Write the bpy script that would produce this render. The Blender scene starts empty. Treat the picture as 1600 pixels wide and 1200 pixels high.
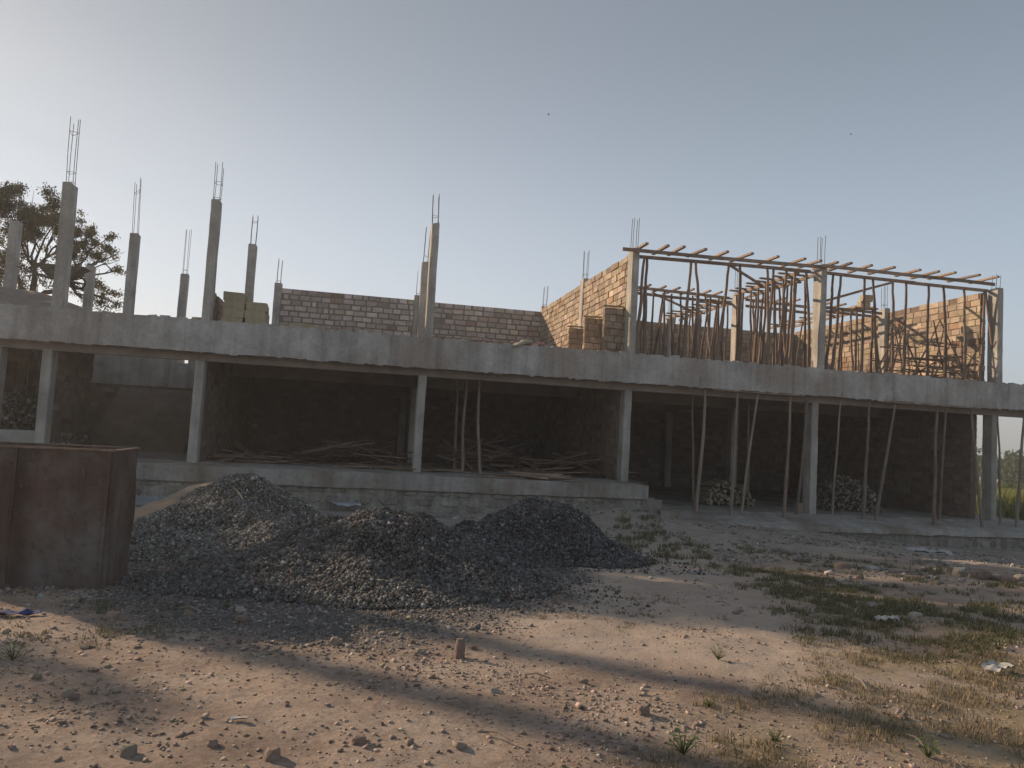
import bpy, math, random
import numpy as np
from mathutils import Vector, Matrix, noise
R = math.radians
rnd = random.Random(7)
C = bpy.context.scene.collection
sc = bpy.context.scene

# ------------------------------------------------------------------ camera
YAW, PITCH, ROLL, F = R(11.5), math.atan(80/1200), math.atan(.055), 1200.0
CAM = Vector((0, -21.2, 1.6))
_r0 = Vector((math.cos(YAW), -math.sin(YAW), 0))
_f0 = Vector((math.sin(YAW)*math.cos(PITCH), math.cos(YAW)*math.cos(PITCH), math.sin(PITCH)))
_u0 = _r0.cross(_f0)
_rt = _r0*math.cos(ROLL) + _u0*math.sin(ROLL)
_up = -_r0*math.sin(ROLL) + _u0*math.cos(ROLL)
cam = bpy.data.cameras.new('camera'); camo = bpy.data.objects.new('camera', cam); C.objects.link(camo)
cam.lens = 27.0; cam.sensor_width = 36; cam.clip_end = 3000; cam.clip_start = .05
M = Matrix((_rt, _up, -_f0)).transposed().to_4x4(); M.translation = CAM
camo.matrix_world = M
sc.camera = camo
# ------------------------------------------------------------------ sky and sun
SUN_EL = R(22.0)
SAZ = Vector((-.743, .669, 0)).normalized()          # horizontal direction towards the sun
w = bpy.data.worlds.new('World'); sc.world = w; w.use_nodes = True
nt = w.node_tree; bg = nt.nodes['Background']
sky = nt.nodes.new('ShaderNodeTexSky'); sky.sky_type = 'NISHITA'; sky.sun_disc = False
sky.sun_elevation = SUN_EL
sky.sun_rotation = math.atan2(SAZ.x, SAZ.y)
sky.air_density = 1.0; sky.dust_density = 4; sky.ozone_density = 1.0; sky.altitude = 900
gmn = nt.nodes.new('ShaderNodeGamma'); gmn.inputs[1].default_value = .30; nt.links.new(sky.outputs[0], gmn.inputs[0])   # thick even dust haze flattens the sky
mul = nt.nodes.new('ShaderNodeMixRGB'); mul.blend_type = 'MULTIPLY'; mul.inputs[0].default_value = 1; mul.inputs[2].default_value = (3.1, 3.55, 4.12, 1); nt.links.new(gmn.outputs[0], mul.inputs[1])
tcw = nt.nodes.new('ShaderNodeTexCoord'); sx = nt.nodes.new('ShaderNodeSeparateXYZ'); nt.links.new(tcw.outputs['Generated'], sx.inputs[0])
mrw = nt.nodes.new('ShaderNodeMapRange'); mrw.interpolation_type = 'SMOOTHSTEP'; mrw.inputs[1].default_value = .10; mrw.inputs[2].default_value = .54; mrw.inputs[3].default_value = 1; mrw.inputs[4].default_value = .55; nt.links.new(sx.outputs[2], mrw.inputs[0])
mul2 = nt.nodes.new('ShaderNodeMixRGB'); mul2.blend_type = 'MULTIPLY'; mul2.inputs[0].default_value = 1; nt.links.new(mul.outputs[0], mul2.inputs[1]); nt.links.new(mrw.outputs[0], mul2.inputs[2])
nt.links.new(mul2.outputs[0], bg.inputs[0]); bg.inputs[1].default_value = .11
sd = bpy.data.lights.new('sun', 'SUN'); sd.energy = 5.0; sd.angle = R(.6); sd.color = (1, .78, .58)
so = bpy.data.objects.new('sun', sd); C.objects.link(so)
sdir = -(SAZ*math.cos(SUN_EL) + Vector((0, 0, math.sin(SUN_EL))))
so.rotation_euler = sdir.to_track_quat('-Z', 'Y').to_euler()
so.location = (-20, 25, 20)
vs = sc.view_settings; vs.view_transform = 'Standard'; vs.look = 'None'; vs.exposure = .15; vs.gamma = 1
vs.use_white_balance = True; vs.white_balance_temperature = 7000; vs.white_balance_tint = 10
sc.render.engine = 'CYCLES'

# ------------------------------------------------------------------ geometry of rays (metres; facade is the plane y = 0)
def ray(px, py):
    return (_f0 + _rt*((px-800)/F) + _up*((600-py)/F))
def onY(px, py, Y):
    d = ray(px, py); return CAM + d*((Y-CAM.y)/d.y)
def onX(px, py, X):
    d = ray(px, py); return CAM + d*((X-CAM.x)/d.x)
def onZ(px, py, z):
    d = ray(px, py); return CAM + d*((z-CAM.z)/d.z)
def sstep(a, b, x):
    t = min(1, max(0, (x-a)/(b-a))); return t*t*(3-2*t)
def gbase(x, y):
    k = sstep(-17, -2, y)
    low = .5 + .55*sstep(9, 19, x)
    z = -low*k
    z += .30*sstep(-4.8, -1.4, y)*math.exp(-((x-7.2)/1.5)**2)*(y < 0)
    far = max(0, math.hypot(x, y+8)-32)
    return z - 1.3*sstep(0, 60, far)
def gnd(x, y):
    z = gbase(x, y)
    if abs(x) < 45 and -45 < y < 25:
        z += .05*noise.noise((x*.5, y*.5, 3)) + .022*noise.noise((x*1.9, y*1.9, 7))
        if y < -1.4: z += .014*noise.noise((x*5, y*5, 1)) + .008*noise.noise((x*13, y*13, 5))
    return z
def onG(px, py):
    d = ray(px, py); t = (CAM.z)/(-d.z)
    for _ in range(12):
        p = CAM + d*t; t += (p.z-gbase(p.x, p.y))/(-d.z)
    return Vector((p.x, p.y, gnd(p.x, p.y)))
def inpoly(x, y, P):
    c = False; n = len(P)
    for i in range(n):
        x1, y1 = P[i][0], P[i][1]; x2, y2 = P[i-1][0], P[i-1][1]
        if (y1 > y) != (y2 > y) and x < (x2-x1)*(y-y1)/(y2-y1)+x1: c = not c
    return c
def pdist(x, y, P):                                   # signed distance, + inside
    best = 1e9
    for i in range(len(P)):
        ax, ay = P[i][0], P[i][1]; bx, by = P[i-1][0], P[i-1][1]
        dx, dy = bx-ax, by-ay; t = max(0, min(1, ((x-ax)*dx+(y-ay)*dy)/(dx*dx+dy*dy+1e-9)))
        best = min(best, math.hypot(x-ax-dx*t, y-ay-dy*t))
    return best if inpoly(x, y, P) else -best

# ------------------------------------------------------------------ materials
def mat(name, c1, c2, scale=3, rough=.9, bump=.3, bscale=None, c3=None, vcol=None, objrand=0, detail=8, metallic=0, c3scale=.6, c3w=(.45, .62), bdist=.03, stretch=None, trans=0, streak=0, fleck=None):
    m = bpy.data.materials.new(name); m.use_nodes = True; n = m.node_tree.nodes; l = m.node_tree.links
    b = n['Principled BSDF']; b.inputs['Roughness'].default_value = rough; b.inputs['Metallic'].default_value = metallic
    b.inputs['Specular IOR Level'].default_value = .25
    tc = n.new('ShaderNodeTexCoord'); src = tc.outputs['Object']
    if stretch:
        mp = n.new('ShaderNodeMapping'); mp.inputs['Scale'].default_value = stretch; l.new(src, mp.inputs[0]); src = mp.outputs[0]
    nz = n.new('ShaderNodeTexNoise'); nz.inputs['Scale'].default_value = scale; nz.inputs['Detail'].default_value = detail; nz.inputs['Roughness'].default_value = .65
    l.new(src, nz.inputs['Vector'])
    cr = n.new('ShaderNodeValToRGB'); cr.color_ramp.elements[0].position = .32; cr.color_ramp.elements[1].position = .68
    cr.color_ramp.elements[0].color = (*c1, 1); cr.color_ramp.elements[1].color = (*c2, 1)
    l.new(nz.outputs[0], cr.inputs[0]); col = cr.outputs[0]
    if c3:
        n3 = n.new('ShaderNodeTexNoise'); n3.inputs['Scale'].default_value = c3scale; n3.inputs['Detail'].default_value = 6; l.new(tc.outputs['Object'], n3.inputs['Vector'])
        r3 = n.new('ShaderNodeValToRGB'); r3.color_ramp.elements[0].position = c3w[0]; r3.color_ramp.elements[1].position = c3w[1]
        l.new(n3.outputs[0], r3.inputs[0])
        mx = n.new('ShaderNodeMixRGB'); l.new(r3.outputs[0], mx.inputs[0]); l.new(col, mx.inputs[1]); mx.inputs[2].default_value = (*c3, 1); col = mx.outputs[0]
    if streak:
        mp2 = n.new('ShaderNodeMapping'); mp2.inputs['Scale'].default_value = (5, 5, .35); l.new(tc.outputs['Object'], mp2.inputs[0])
        n4 = n.new('ShaderNodeTexNoise'); n4.inputs['Scale'].default_value = 1; n4.inputs['Detail'].default_value = 7; l.new(mp2.outputs[0], n4.inputs['Vector'])
        n5 = n.new('ShaderNodeTexNoise'); n5.inputs['Scale'].default_value = 9; n5.inputs['Detail'].default_value = 8; n5.inputs['Roughness'].default_value = .8; l.new(tc.outputs['Object'], n5.inputs['Vector'])
        for q_, lo, hi in ((n4, .36, .56), (n5, .38, .52)):
            r4 = n.new('ShaderNodeMapRange'); r4.inputs[1].default_value = lo; r4.inputs[2].default_value = hi; r4.inputs[3].default_value = 1-streak; r4.inputs[4].default_value = 1; l.new(q_.outputs[0], r4.inputs[0])
            mx = n.new('ShaderNodeMixRGB'); mx.blend_type = 'MULTIPLY'; mx.inputs[0].default_value = 1; l.new(col, mx.inputs[1]); l.new(r4.outputs[0], mx.inputs[2]); col = mx.outputs[0]
    if fleck:
        mp3 = n.new('ShaderNodeMapping'); mp3.inputs['Scale'].default_value = (7, 7, 2.2); mp3.inputs['Rotation'].default_value = (.2, .3, .1); l.new(tc.outputs['Object'], mp3.inputs[0])
        n6 = n.new('ShaderNodeTexNoise'); n6.inputs['Scale'].default_value = 1.3; n6.inputs['Detail'].default_value = 10; n6.inputs['Roughness'].default_value = .78; l.new(mp3.outputs[0], n6.inputs['Vector'])
        r6 = n.new('ShaderNodeMapRange'); r6.inputs[1].default_value = .61; r6.inputs[2].default_value = .67; l.new(n6.outputs[0], r6.inputs[0])
        mx = n.new('ShaderNodeMixRGB'); l.new(r6.outputs[0], mx.inputs[0]); l.new(col, mx.inputs[1]); mx.inputs[2].default_value = (*fleck, 1); col = mx.outputs[0]
    if vcol:
        at = n.new('ShaderNodeAttribute'); at.attribute_name = vcol
        mx = n.new('ShaderNodeMixRGB'); mx.blend_type = 'MULTIPLY'; mx.inputs[0].default_value = 1
        l.new(col, mx.inputs[1]); l.new(at.outputs['Color'], mx.inputs[2]); col = mx.outputs[0]
    if objrand:
        oi = n.new('ShaderNodeObjectInfo'); mr = n.new('ShaderNodeMapRange'); mr.inputs[3].default_value = 1-objrand; mr.inputs[4].default_value = 1+objrand
        l.new(oi.outputs['Random'], mr.inputs[0])
        mx = n.new('ShaderNodeMixRGB'); mx.blend_type = 'MULTIPLY'; mx.inputs[0].default_value = 1
        l.new(col, mx.inputs[1]); l.new(mr.outputs[0], mx.inputs[2]); col = mx.outputs[0]
    l.new(col, b.inputs['Base Color'])
    if bump:
        nb = n.new('ShaderNodeTexNoise'); nb.inputs['Scale'].default_value = bscale or scale*6; nb.inputs['Detail'].default_value = 8; nb.inputs['Roughness'].default_value = .7
        l.new(src, nb.inputs['Vector'])
        bp = n.new('ShaderNodeBump'); bp.inputs['Strength'].default_value = bump; bp.inputs['Distance'].default_value = bdist
        l.new(nb.outputs[0], bp.inputs['Height']); l.new(bp.outputs[0], b.inputs['Normal'])
    if trans:
        tr = n.new('ShaderNodeBsdfTranslucent'); l.new(col, tr.inputs[0]); ms = n.new('ShaderNodeMixShader'); ms.inputs[0].default_value = trans
        l.new(b.outputs[0], ms.inputs[1]); l.new(tr.outputs[0], ms.inputs[2]); l.new(ms.outputs[0], n['Material Output'].inputs[0])
    return m
MT = {}
MT['conc'] = mat('concrete', (.26, .242, .22), (.42, .40, .37), 2.2, .92, .35, 30, c3=(.29, .275, .25), c3scale=.9)
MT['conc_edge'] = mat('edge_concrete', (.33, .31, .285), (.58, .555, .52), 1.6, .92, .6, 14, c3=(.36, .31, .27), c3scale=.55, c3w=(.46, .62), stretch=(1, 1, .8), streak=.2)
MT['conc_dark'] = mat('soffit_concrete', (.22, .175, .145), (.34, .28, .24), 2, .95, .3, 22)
MT['col'] = mat('column_concrete', (.38, .355, .315), (.58, .545, .49), 2.5, .92, .35, 25, c3=(.36, .335, .30), c3scale=1.3, stretch=(1, 1, .35), streak=.18)
MT['screed'] = mat('floor_screed', (.33, .31, .28), (.45, .42, .385), 1.2, .95, .5, 20, c3=(.27, .23, .19), c3scale=.9, streak=.22)
MT['brick_shade'] = mat('shade_darkened_brick', (.15, .118, .098), (.27, .215, .18), 7, .95, .6, 40, vcol='tint')  # ground floor brick: indoor shade put into a darkened copy of the brick colour
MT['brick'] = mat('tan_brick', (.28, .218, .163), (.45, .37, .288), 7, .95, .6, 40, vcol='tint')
MT['brick_back'] = mat('grey_brick', (.37, .315, .275), (.56, .49, .44), 6, .95, .5, 40, vcol='tint')
MT['mortar_dark'] = mat('dark_mortar', (.17, .145, .13), (.26, .22, .19), 5, .95, .5, 40)
MT['mortar'] = mat('mortar', (.15, .105, .078), (.23, .17, .125), 5, .95, .5, 40)
MT['block'] = mat('sand_block', (.36, .29, .185), (.48, .40, .27), 7, .95, .4, 50, vcol='tint')
MT['stonewall'] = mat('rubble_stone', (.25, .23, .20), (.44, .405, .36), 3, .95, .8, 12, vcol='tint', streak=.3)
MT['steel'] = mat('rebar_steel', (.06, .055, .05), (.13, .10, .085), 20, .7, .1)
MT['tank'] = mat('rusty_steel', (.075, .047, .04), (.14, .093, .078), 2.6, .75, .25, 30, c3=(.17, .155, .145), c3scale=1.6, c3w=(.42, .66), stretch=(1, 1, .35), bdist=.01, streak=.35, fleck=(.26, .20, .16))
MT['tankrim'] = mat('bare_steel_rim', (.12, .08, .06), (.26, .18, .13), 9, .5, .1)
MT['pole'] = mat('rough_pole', (.12, .085, .065), (.26, .185, .145), 6, .9, .6, 40, objrand=.35, stretch=(1, 1, .2), bdist=.012)
MT['polegrey'] = mat('grey_pole', (.15, .12, .095), (.30, .25, .205), 6, .9, .6, 40, objrand=.3, stretch=(1, 1, .2), bdist=.012)
MT['board'] = mat('formwork_board', (.17, .115, .085), (.38, .275, .20), 3, .85, .4, 25, objrand=.3, bdist=.008)
MT['offcut'] = mat('timber_offcut', (.12, .085, .065), (.27, .195, .15), 3, .9, .4, 25, objrand=.45, bdist=.008)
MT['stone'] = mat('gravel_stone', (.72, .72, .72), (1, 1, 1), 25, .85, .3, 60, vcol='tint', bdist=.004)
MT['moundbase'] = mat('gravel_base', (.06, .062, .064), (.15, .148, .145), 22, .95, 1, 45)
MT['sand'] = mat('sand', (.27, .20, .145), (.38, .29, .21), 3, .97, .6, 35, c3=(.22, .17, .13))
MT['roofsand'] = mat('grey_sand', (.22, .185, .155), (.32, .27, .225), 3, .97, .6, 30)
MT['rock'] = mat('pale_rock', (.22, .19, .155), (.42, .37, .30), 8, .9, .6, 30, objrand=.3)
MT['rock_red'] = mat('red_rock', (.20, .145, .115), (.32, .235, .19), 8, .9, .6, 30, objrand=.25)
MT['bark'] = mat('tree_bark', (.08, .065, .05), (.17, .14, .11), 4, .95, .6, 25)
MT['leaf'] = mat('tree_leaf', (.10, .10, .05), (.20, .17, .08), 1.3, .8, 0, vcol='tint', trans=.3)
MT['bush'] = mat('bush_leaf', (.05, .075, .025), (.11, .14, .05), 1.3, .8, 0, vcol='tint', trans=.3)
MT['grass'] = mat('grass_blade', (.8, .8, .8), (1, 1, 1), 2, .85, 0, vcol='tint', trans=.25)
MT['tin'] = mat('galvanised_sheet', (.30, .33, .36), (.48, .51, .54), 4, .45, .2, 20, metallic=.5)
MT['white'] = mat('pale_sack', (.30, .30, .285), (.46, .455, .43), 6, .8, .4, 20)
MT['sack'] = mat('cement_sack', (.30, .26, .20), (.46, .41, .33), 6, .9, .4, 25)
MT['pink'] = mat('pink_rag', (.45, .20, .16), (.55, .27, .22), 6, .9, .3, 20)
MT['blue'] = mat('blue_cloth', (.02, .03, .10), (.05, .07, .2), 6, .8, .4, 25)
MT['barrow'] = mat('barrow_steel', (.10, .085, .075), (.2, .165, .14), 5, .7, .2)
MT['rubber'] = mat('rubber', (.02, .02, .02), (.04, .04, .04), 5, .8, .1)
MT['hutroof'] = mat('blue_roof', (.14, .19, .22), (.2, .26, .29), 4, .6, .1)
MT['hutwall'] = mat('hut_wall', (.3, .26, .22), (.4, .35, .3), 4, .9, .1)
MT['bird'] = mat('bird_dark', (.03, .03, .03), (.05, .05, .05), 4, .9, 0)

# ------------------------------------------------------------------ mesh building
def wpos(o):
    p = Vector((0, 0, 0))
    while o is not None: p += o.location; o = o.parent
    return p
def tag(o, label=None, cat=None, group=None, kind=None):
    if label: o['label'] = label
    if cat: o['category'] = cat
    if group: o['group'] = group
    if kind: o['kind'] = kind
    return o
def empty(name, loc, label, cat, group=None):
    o = bpy.data.objects.new(name, None); o.location = loc; o.empty_display_size = .2; C.objects.link(o)
    return tag(o, label, cat, group)
class MB:
    def __init__(s): s.v = []; s.f = []; s.mi = []; s.t = []
    def add(s, vs, fs, mi=0, tint=(1, 1, 1)):
        b = len(s.v); s.v += [tuple(v) for v in vs]; s.t += [tint]*len(vs)
        for f in fs: s.f.append(tuple(b+i for i in f)); s.mi.append(mi)
        return s
    def box(s, a, b, mi=0, tint=(1, 1, 1), jit=0):
        x0, y0, z0 = a; x1, y1, z1 = b
        vs = [(x, y, z) for z in (z0, z1) for x, y in ((x0, y0), (x1, y0), (x1, y1), (x0, y1))]
        if jit: vs = [tuple(c+rnd.uniform(-jit, jit) for c in v) for v in vs]
        return s.add(vs, [(0, 3, 2, 1), (4, 5, 6, 7), (0, 1, 5, 4), (1, 2, 6, 5), (2, 3, 7, 6), (3, 0, 4, 7)], mi, tint)
    def bar(s, p, q, w, h, mi=0, tint=(1, 1, 1), up=(0, 0, 1)):       # rectangular bar from p to q
        p, q = Vector(p), Vector(q); d = (q-p).normalized(); side = d.cross(Vector(up))
        if side.length < 1e-3: side = Vector((1, 0, 0))
        side.normalize(); u = side.cross(d)
        vs = [P + side*a*w/2 + u*b*h/2 for P in (p, q) for a, b in ((-1, -1), (1, -1), (1, 1), (-1, 1))]
        return s.add(vs, [(0, 3, 2, 1), (4, 5, 6, 7), (0, 1, 5, 4), (1, 2, 6, 5), (2, 3, 7, 6), (3, 0, 4, 7)], mi, tint)
    def tube(s, pts, rad, n=8, mi=0, tint=(1, 1, 1), cap=True):
        pts = [Vector(p) for p in pts]
        if not hasattr(rad, '__len__'): rad = [rad]*len(pts)
        b = len(s.v); ref = Vector((.3, 1, .1))
        for i, p in enumerate(pts):
            d = (pts[min(i+1, len(pts)-1)]-pts[max(i-1, 0)]).normalized()
            a = d.cross(ref); a.normalize(); c = d.cross(a)
            for k in range(n):
                t = 2*math.pi*k/n; s.v.append(tuple(p + a*math.cos(t)*rad[i] + c*math.sin(t)*rad[i])); s.t.append(tint)
        for i in range(len(pts)-1):
            for k in range(n):
                k2 = (k+1) % n; s.f.append((b+i*n+k, b+i*n+k2, b+(i+1)*n+k2, b+(i+1)*n+k)); s.mi.append(mi)
        if cap:
            s.f.append(tuple(b+k for k in range(n))); s.mi.append(mi)
            s.f.append(tuple(b+(len(pts)-1)*n+k for k in range(n-1, -1, -1))); s.mi.append(mi)
        return s
    def build(s, name, mats, parent=None, origin=None, smooth=False):
        if not isinstance(mats, (list, tuple)): mats = [mats]
        if origin is None:
            origin = wpos(parent) if parent else Vector((sum(v[0] for v in s.v)/len(s.v), sum(v[1] for v in s.v)/len(s.v), min(v[2] for v in s.v)))
        origin = Vector(origin)
        A = np.array(s.v, dtype=np.float32) - np.array(origin, dtype=np.float32)
        me = bpy.data.meshes.new(name)
        me.from_pydata(A.tolist(), [], s.f); 
        for m in mats: me.materials.append(m)
        if len(mats) > 1: me.polygons.foreach_set('material_index', s.mi)
        if any(t != (1, 1, 1) for t in s.t):
            at = me.color_attributes.new('tint', 'FLOAT_COLOR', 'POINT')
            T = np.ones((len(s.t), 4), dtype=np.float32); T[:, :3] = np.array(s.t); at.data.foreach_set('color', T.ravel())
        elif any('tint' in (nd.attribute_name if nd.type == 'ATTRIBUTE' else '') for m in mats for nd in m.node_tree.nodes):
            at = me.color_attributes.new('tint', 'FLOAT_COLOR', 'POINT'); at.data.foreach_set('color', np.ones(len(s.t)*4, dtype=np.float32))
        if smooth: me.polygons.foreach_set('use_smooth', [True]*len(me.polygons))
        me.update()
        o = bpy.data.objects.new(name, me); C.objects.link(o)
        if parent: o.parent = parent; o.location = origin - wpos(parent)
        else: o.location = origin
        return o
def np_obj(name, V, Fq, m, tint=None, smooth=False, origin=(0, 0, 0)):
    me = bpy.data.meshes.new(name); k = Fq.shape[1]; o_ = np.array(origin, dtype=np.float32)
    V = V.astype(np.float32) - o_
    me.vertices.add(len(V)); me.vertices.foreach_set('co', V.ravel())
    me.loops.add(Fq.size); me.loops.foreach_set('vertex_index', Fq.ravel().astype(np.int32))
    me.polygons.add(len(Fq)); me.polygons.foreach_set('loop_start', np.arange(0, Fq.size, k, dtype=np.int32)); me.polygons.foreach_set('loop_total', np.full(len(Fq), k, dtype=np.int32))
    if smooth: me.polygons.foreach_set('use_smooth', np.ones(len(Fq), dtype=bool))
    me.update(calc_edges=True)
    for q in (m if isinstance(m, (list, tuple)) else [m]): me.materials.append(q)
    at = me.color_attributes.new('tint', 'FLOAT_COLOR', 'POINT')
    T = np.ones((len(V), 4), dtype=np.float32)
    if tint is not None: T[:, :3] = tint
    at.data.foreach_set('color', T.ravel())
    o = bpy.data.objects.new(name, me); o.location = origin; C.objects.link(o); return o

nrng = np.random.default_rng(5)
_CV = np.array([(x, y, z) for z in (-1, 1) for x, y in ((-1, -1), (1, -1), (1, 1), (-1, 1))], dtype=np.float64)
_CF = np.array([(0, 3, 2, 1), (4, 5, 6, 7), (0, 1, 5, 4), (1, 2, 6, 5), (2, 3, 7, 6), (3, 0, 4, 7)])
def randrot(n, tilt=math.pi):
    a = nrng.uniform(0, 2*math.pi, n); b = nrng.uniform(-tilt, tilt, n); c = nrng.uniform(-tilt, tilt, n)
    ca, sa, cb, sb, cc, s_c = np.cos(a), np.sin(a), np.cos(b), np.sin(b), np.cos(c), np.sin(c)
    z = np.zeros(n); o = np.ones(n)
    Rz = np.stack([np.stack([ca, -sa, z], 1), np.stack([sa, ca, z], 1), np.stack([z, z, o], 1)], 1)
    Ry = np.stack([np.stack([cb, z, sb], 1), np.stack([z, o, z], 1), np.stack([-sb, z, cb], 1)], 1)
    Rx = np.stack([np.stack([o, z, z], 1), np.stack([z, cc, -s_c], 1), np.stack([z, s_c, cc], 1)], 1)
    return Rz @ Ry @ Rx
def stones(P, size, flat=.6, tilt=math.pi):
    """vertices and quads of angular stones at P (n,3) with half sizes 'size' (n,)"""
    n = len(P)
    L = _CV[None]*nrng.uniform(.5, 1.1, (n, 8, 3))*np.stack([nrng.uniform(.8, 1.3, n), nrng.uniform(.6, 1, n), nrng.uniform(flat*.7, flat*1.2, n)], 1)[:, None, :]
    L *= size[:, None, None]*.85
    V = np.einsum('nij,nkj->nki', randrot(n, tilt), L) + P[:, None, :]
    Fq = (_CF[None] + (np.arange(n)*8)[:, None, None]).reshape(-1, 4)
    return V.reshape(-1, 3), Fq
def stone_tint(n, base, var=.35, hue=.04):
    b = np.array(base)[None]*np.exp(nrng.normal(0, var, (n, 1)))*(1+nrng.normal(0, hue, (n, 3)))
    return np.repeat(np.clip(b, .01, .7), 8, axis=0)

# ------------------------------------------------------------------ the ground
PATH = [onG(*p) for p in ((700, 925), (900, 868), (1050, 850), (1140, 890), (1290, 1000), (1500, 1060), (1240, 1075), (900, 1020), (740, 975))]
GRASSP = [onG(*p) for p in ((1110, 885), (1230, 890), (1400, 935), (1600, 960), (1600, 1010), (1470, 1015), (1380, 1018), (1290, 1002), (1180, 905))]
DRYG = [onG(*p) for p in ((1290, 1010), (1600, 1020), (1700, 1200), (1000, 1240), (1150, 1120), (1280, 1080))]
GRAVP = [onG(*p) for p in ((130, 890), (230, 815), (450, 770), (700, 790), (900, 880), (870, 935), (770, 975), (640, 1000), (480, 1010), (300, 985), (180, 965))]
def axis(segs):
    out = []
    for a, b, st in segs: out += list(np.arange(a, b, st))
    return out + [segs[-1][1]]
def geo(a, b, n, far): # geometric growth outwards
    return [a + (b-a)*((math.exp(far*i/n)-1)/(math.exp(far)-1)) for i in range(1, n+1)]
gx = [-x for x in geo(14, 320, 26, 4)][::-1] + axis([(-14, -7, .14), (-7, 9, .055), (9, 24, .13)]) + geo(24, 320, 26, 4)
gy = [-y for y in geo(23, 320, 16, 4)][::-1] + axis([(-23, -19.5, .12), (-19.5, -13, .042), (-13, -6, .09), (-6, 0, .14), (0, 14, .7)]) + geo(14, 320, 30, 4)
nx, ny = len(gx), len(gy)
V = np.zeros((ny, nx, 3)); MASK = np.zeros((ny, nx, 3))
for j, y in enumerate(gy):
    for i, x in enumerate(gx):
        V[j, i] = (x, y, gnd(x, y))
        g = p_ = v_ = 0
        if -14 < x < 24 and -23 < y < 0:
            wob = .25*noise.noise((x*1.4, y*1.4, 0)) + .12*noise.noise((x*5, y*5, 2))
            d = pdist(x, y, GRAVP); g = sstep(-.45, .35, d+wob*1.6)
            d = pdist(x, y, PATH); p_ = sstep(-.35, .3, d+wob)
            d = max(pdist(x, y, GRASSP), pdist(x, y, DRYG)); v_ = sstep(-.35, .3, d+wob*1.3)*(.25+.75*sstep(-.15, .25, noise.noise((x*1.3, y*1.3, 17))))
        elif y > 5 or x > 24 or x < -16: v_ = .8
        MASK[j, i] = (g, p_, v_)
idx = np.arange(nx*ny).reshape(ny, nx)
Fq = np.stack([idx[:-1, :-1], idx[:-1, 1:], idx[1:, 1:], idx[1:, :-1]], -1).reshape(-1, 4)
gm = bpy.data.materials.new('soil'); gm.use_nodes = True; n = gm.node_tree.nodes; l = gm.node_tree.links
B = n['Principled BSDF']; B.inputs['Roughness'].default_value = .97; B.inputs['Specular IOR Level'].default_value = .15
tc = n.new('ShaderNodeTexCoord')
def nz_(s, d=8, r=.65):
    q = n.new('ShaderNodeTexNoise'); q.inputs['Scale'].default_value = s; q.inputs['Detail'].default_value = d; q.inputs['Roughness'].default_value = r; l.new(tc.outputs['Object'], q.inputs['Vector']); return q
def ramp_(src, *st):
    q = n.new('ShaderNodeValToRGB'); e = q.color_ramp.elements
    e[0].position, e[0].color = st[0][0], (*st[0][1], 1); e[1].position, e[1].color = st[-1][0], (*st[-1][1], 1)
    for p, c in st[1:-1]: k = e.new(p); k.color = (*c, 1)
    l.new(src, q.inputs[0]); return q.outputs[0]
def mix_(f, a, b):
    q = n.new('ShaderNodeMixRGB'); l.new(f, q.inputs[0]); l.new(a, q.inputs[1]); l.new(b, q.inputs[2]); return q.outputs[0]
soil = ramp_(nz_(1.1, 10).outputs[0], (.3, (.21, .152, .118)), (.5, (.35, .273, .222)), (.7, (.47, .385, .318)))
fine = ramp_(nz_(24, 6, .8).outputs[0], (.35, (.6, .58, .55)), (.62, (1.12, 1.12, 1.12)))
mm = n.new('ShaderNodeMixRGB'); mm.blend_type = 'MULTIPLY'; mm.inputs[0].default_value = .8; l.new(soil, mm.inputs[1]); l.new(fine, mm.inputs[2])
path = ramp_(nz_(1.6, 8).outputs[0], (.3, (.33, .265, .215)), (.7, (.46, .375, .31)))
grav = ramp_(nz_(38, 6, .8).outputs[0], (.35, (.07, .068, .066)), (.6, (.17, .16, .152)), (.75, (.30, .28, .26)))
veg = ramp_(nz_(3, 10, .75).outputs[0], (.32, (.15, .13, .075)), (.5, (.27, .215, .14)), (.7, (.38, .30, .215)))
at = n.new('ShaderNodeAttribute'); at.attribute_name = 'tint'; sp = n.new('ShaderNodeSeparateColor'); l.new(at.outputs['Color'], sp.inputs[0])
ga = n.new('ShaderNodeSeparateXYZ'); l.new(tc.outputs['Object'], ga.inputs[0])
c = mix_(sp.outputs[1], mm.outputs[0], path); c = mix_(sp.outputs[2], c, veg); c = mix_(sp.outputs[0], c, grav)
# greyer cement dust near the building
mr = n.new('ShaderNodeMapRange'); mr.inputs[1].default_value = -11; mr.inputs[2].default_value = -5; mr.inputs[4].default_value = .7; l.new(ga.outputs[1], mr.inputs[0])
dust = ramp_(nz_(2.5, 9, .75).outputs[0], (.32, (.23, .205, .175)), (.68, (.43, .39, .345)))
m2 = n.new('ShaderNodeMath'); m2.operation = 'LESS_THAN'; m2.inputs[1].default_value = 1; l.new(ga.outputs[1], m2.inputs[0])
m3 = n.new('ShaderNodeMath'); m3.operation = 'MULTIPLY'; l.new(mr.outputs[0], m3.inputs[0]); l.new(m2.outputs[0], m3.inputs[1])
c = mix_(m3.outputs[0], c, dust)
l.new(c, B.inputs['Base Color'])
bp = n.new('ShaderNodeBump'); bp.inputs['Strength'].default_value = .8; bp.inputs['Distance'].default_value = .03
l.new(nz_(16, 10, .75).outputs[0], bp.inputs['Height']); l.new(bp.outputs[0], B.inputs['Normal'])
o = np_obj('ground', V.reshape(-1, 3), Fq, gm, MASK.reshape(-1, 3), True); o['kind'] = 'structure'

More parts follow.
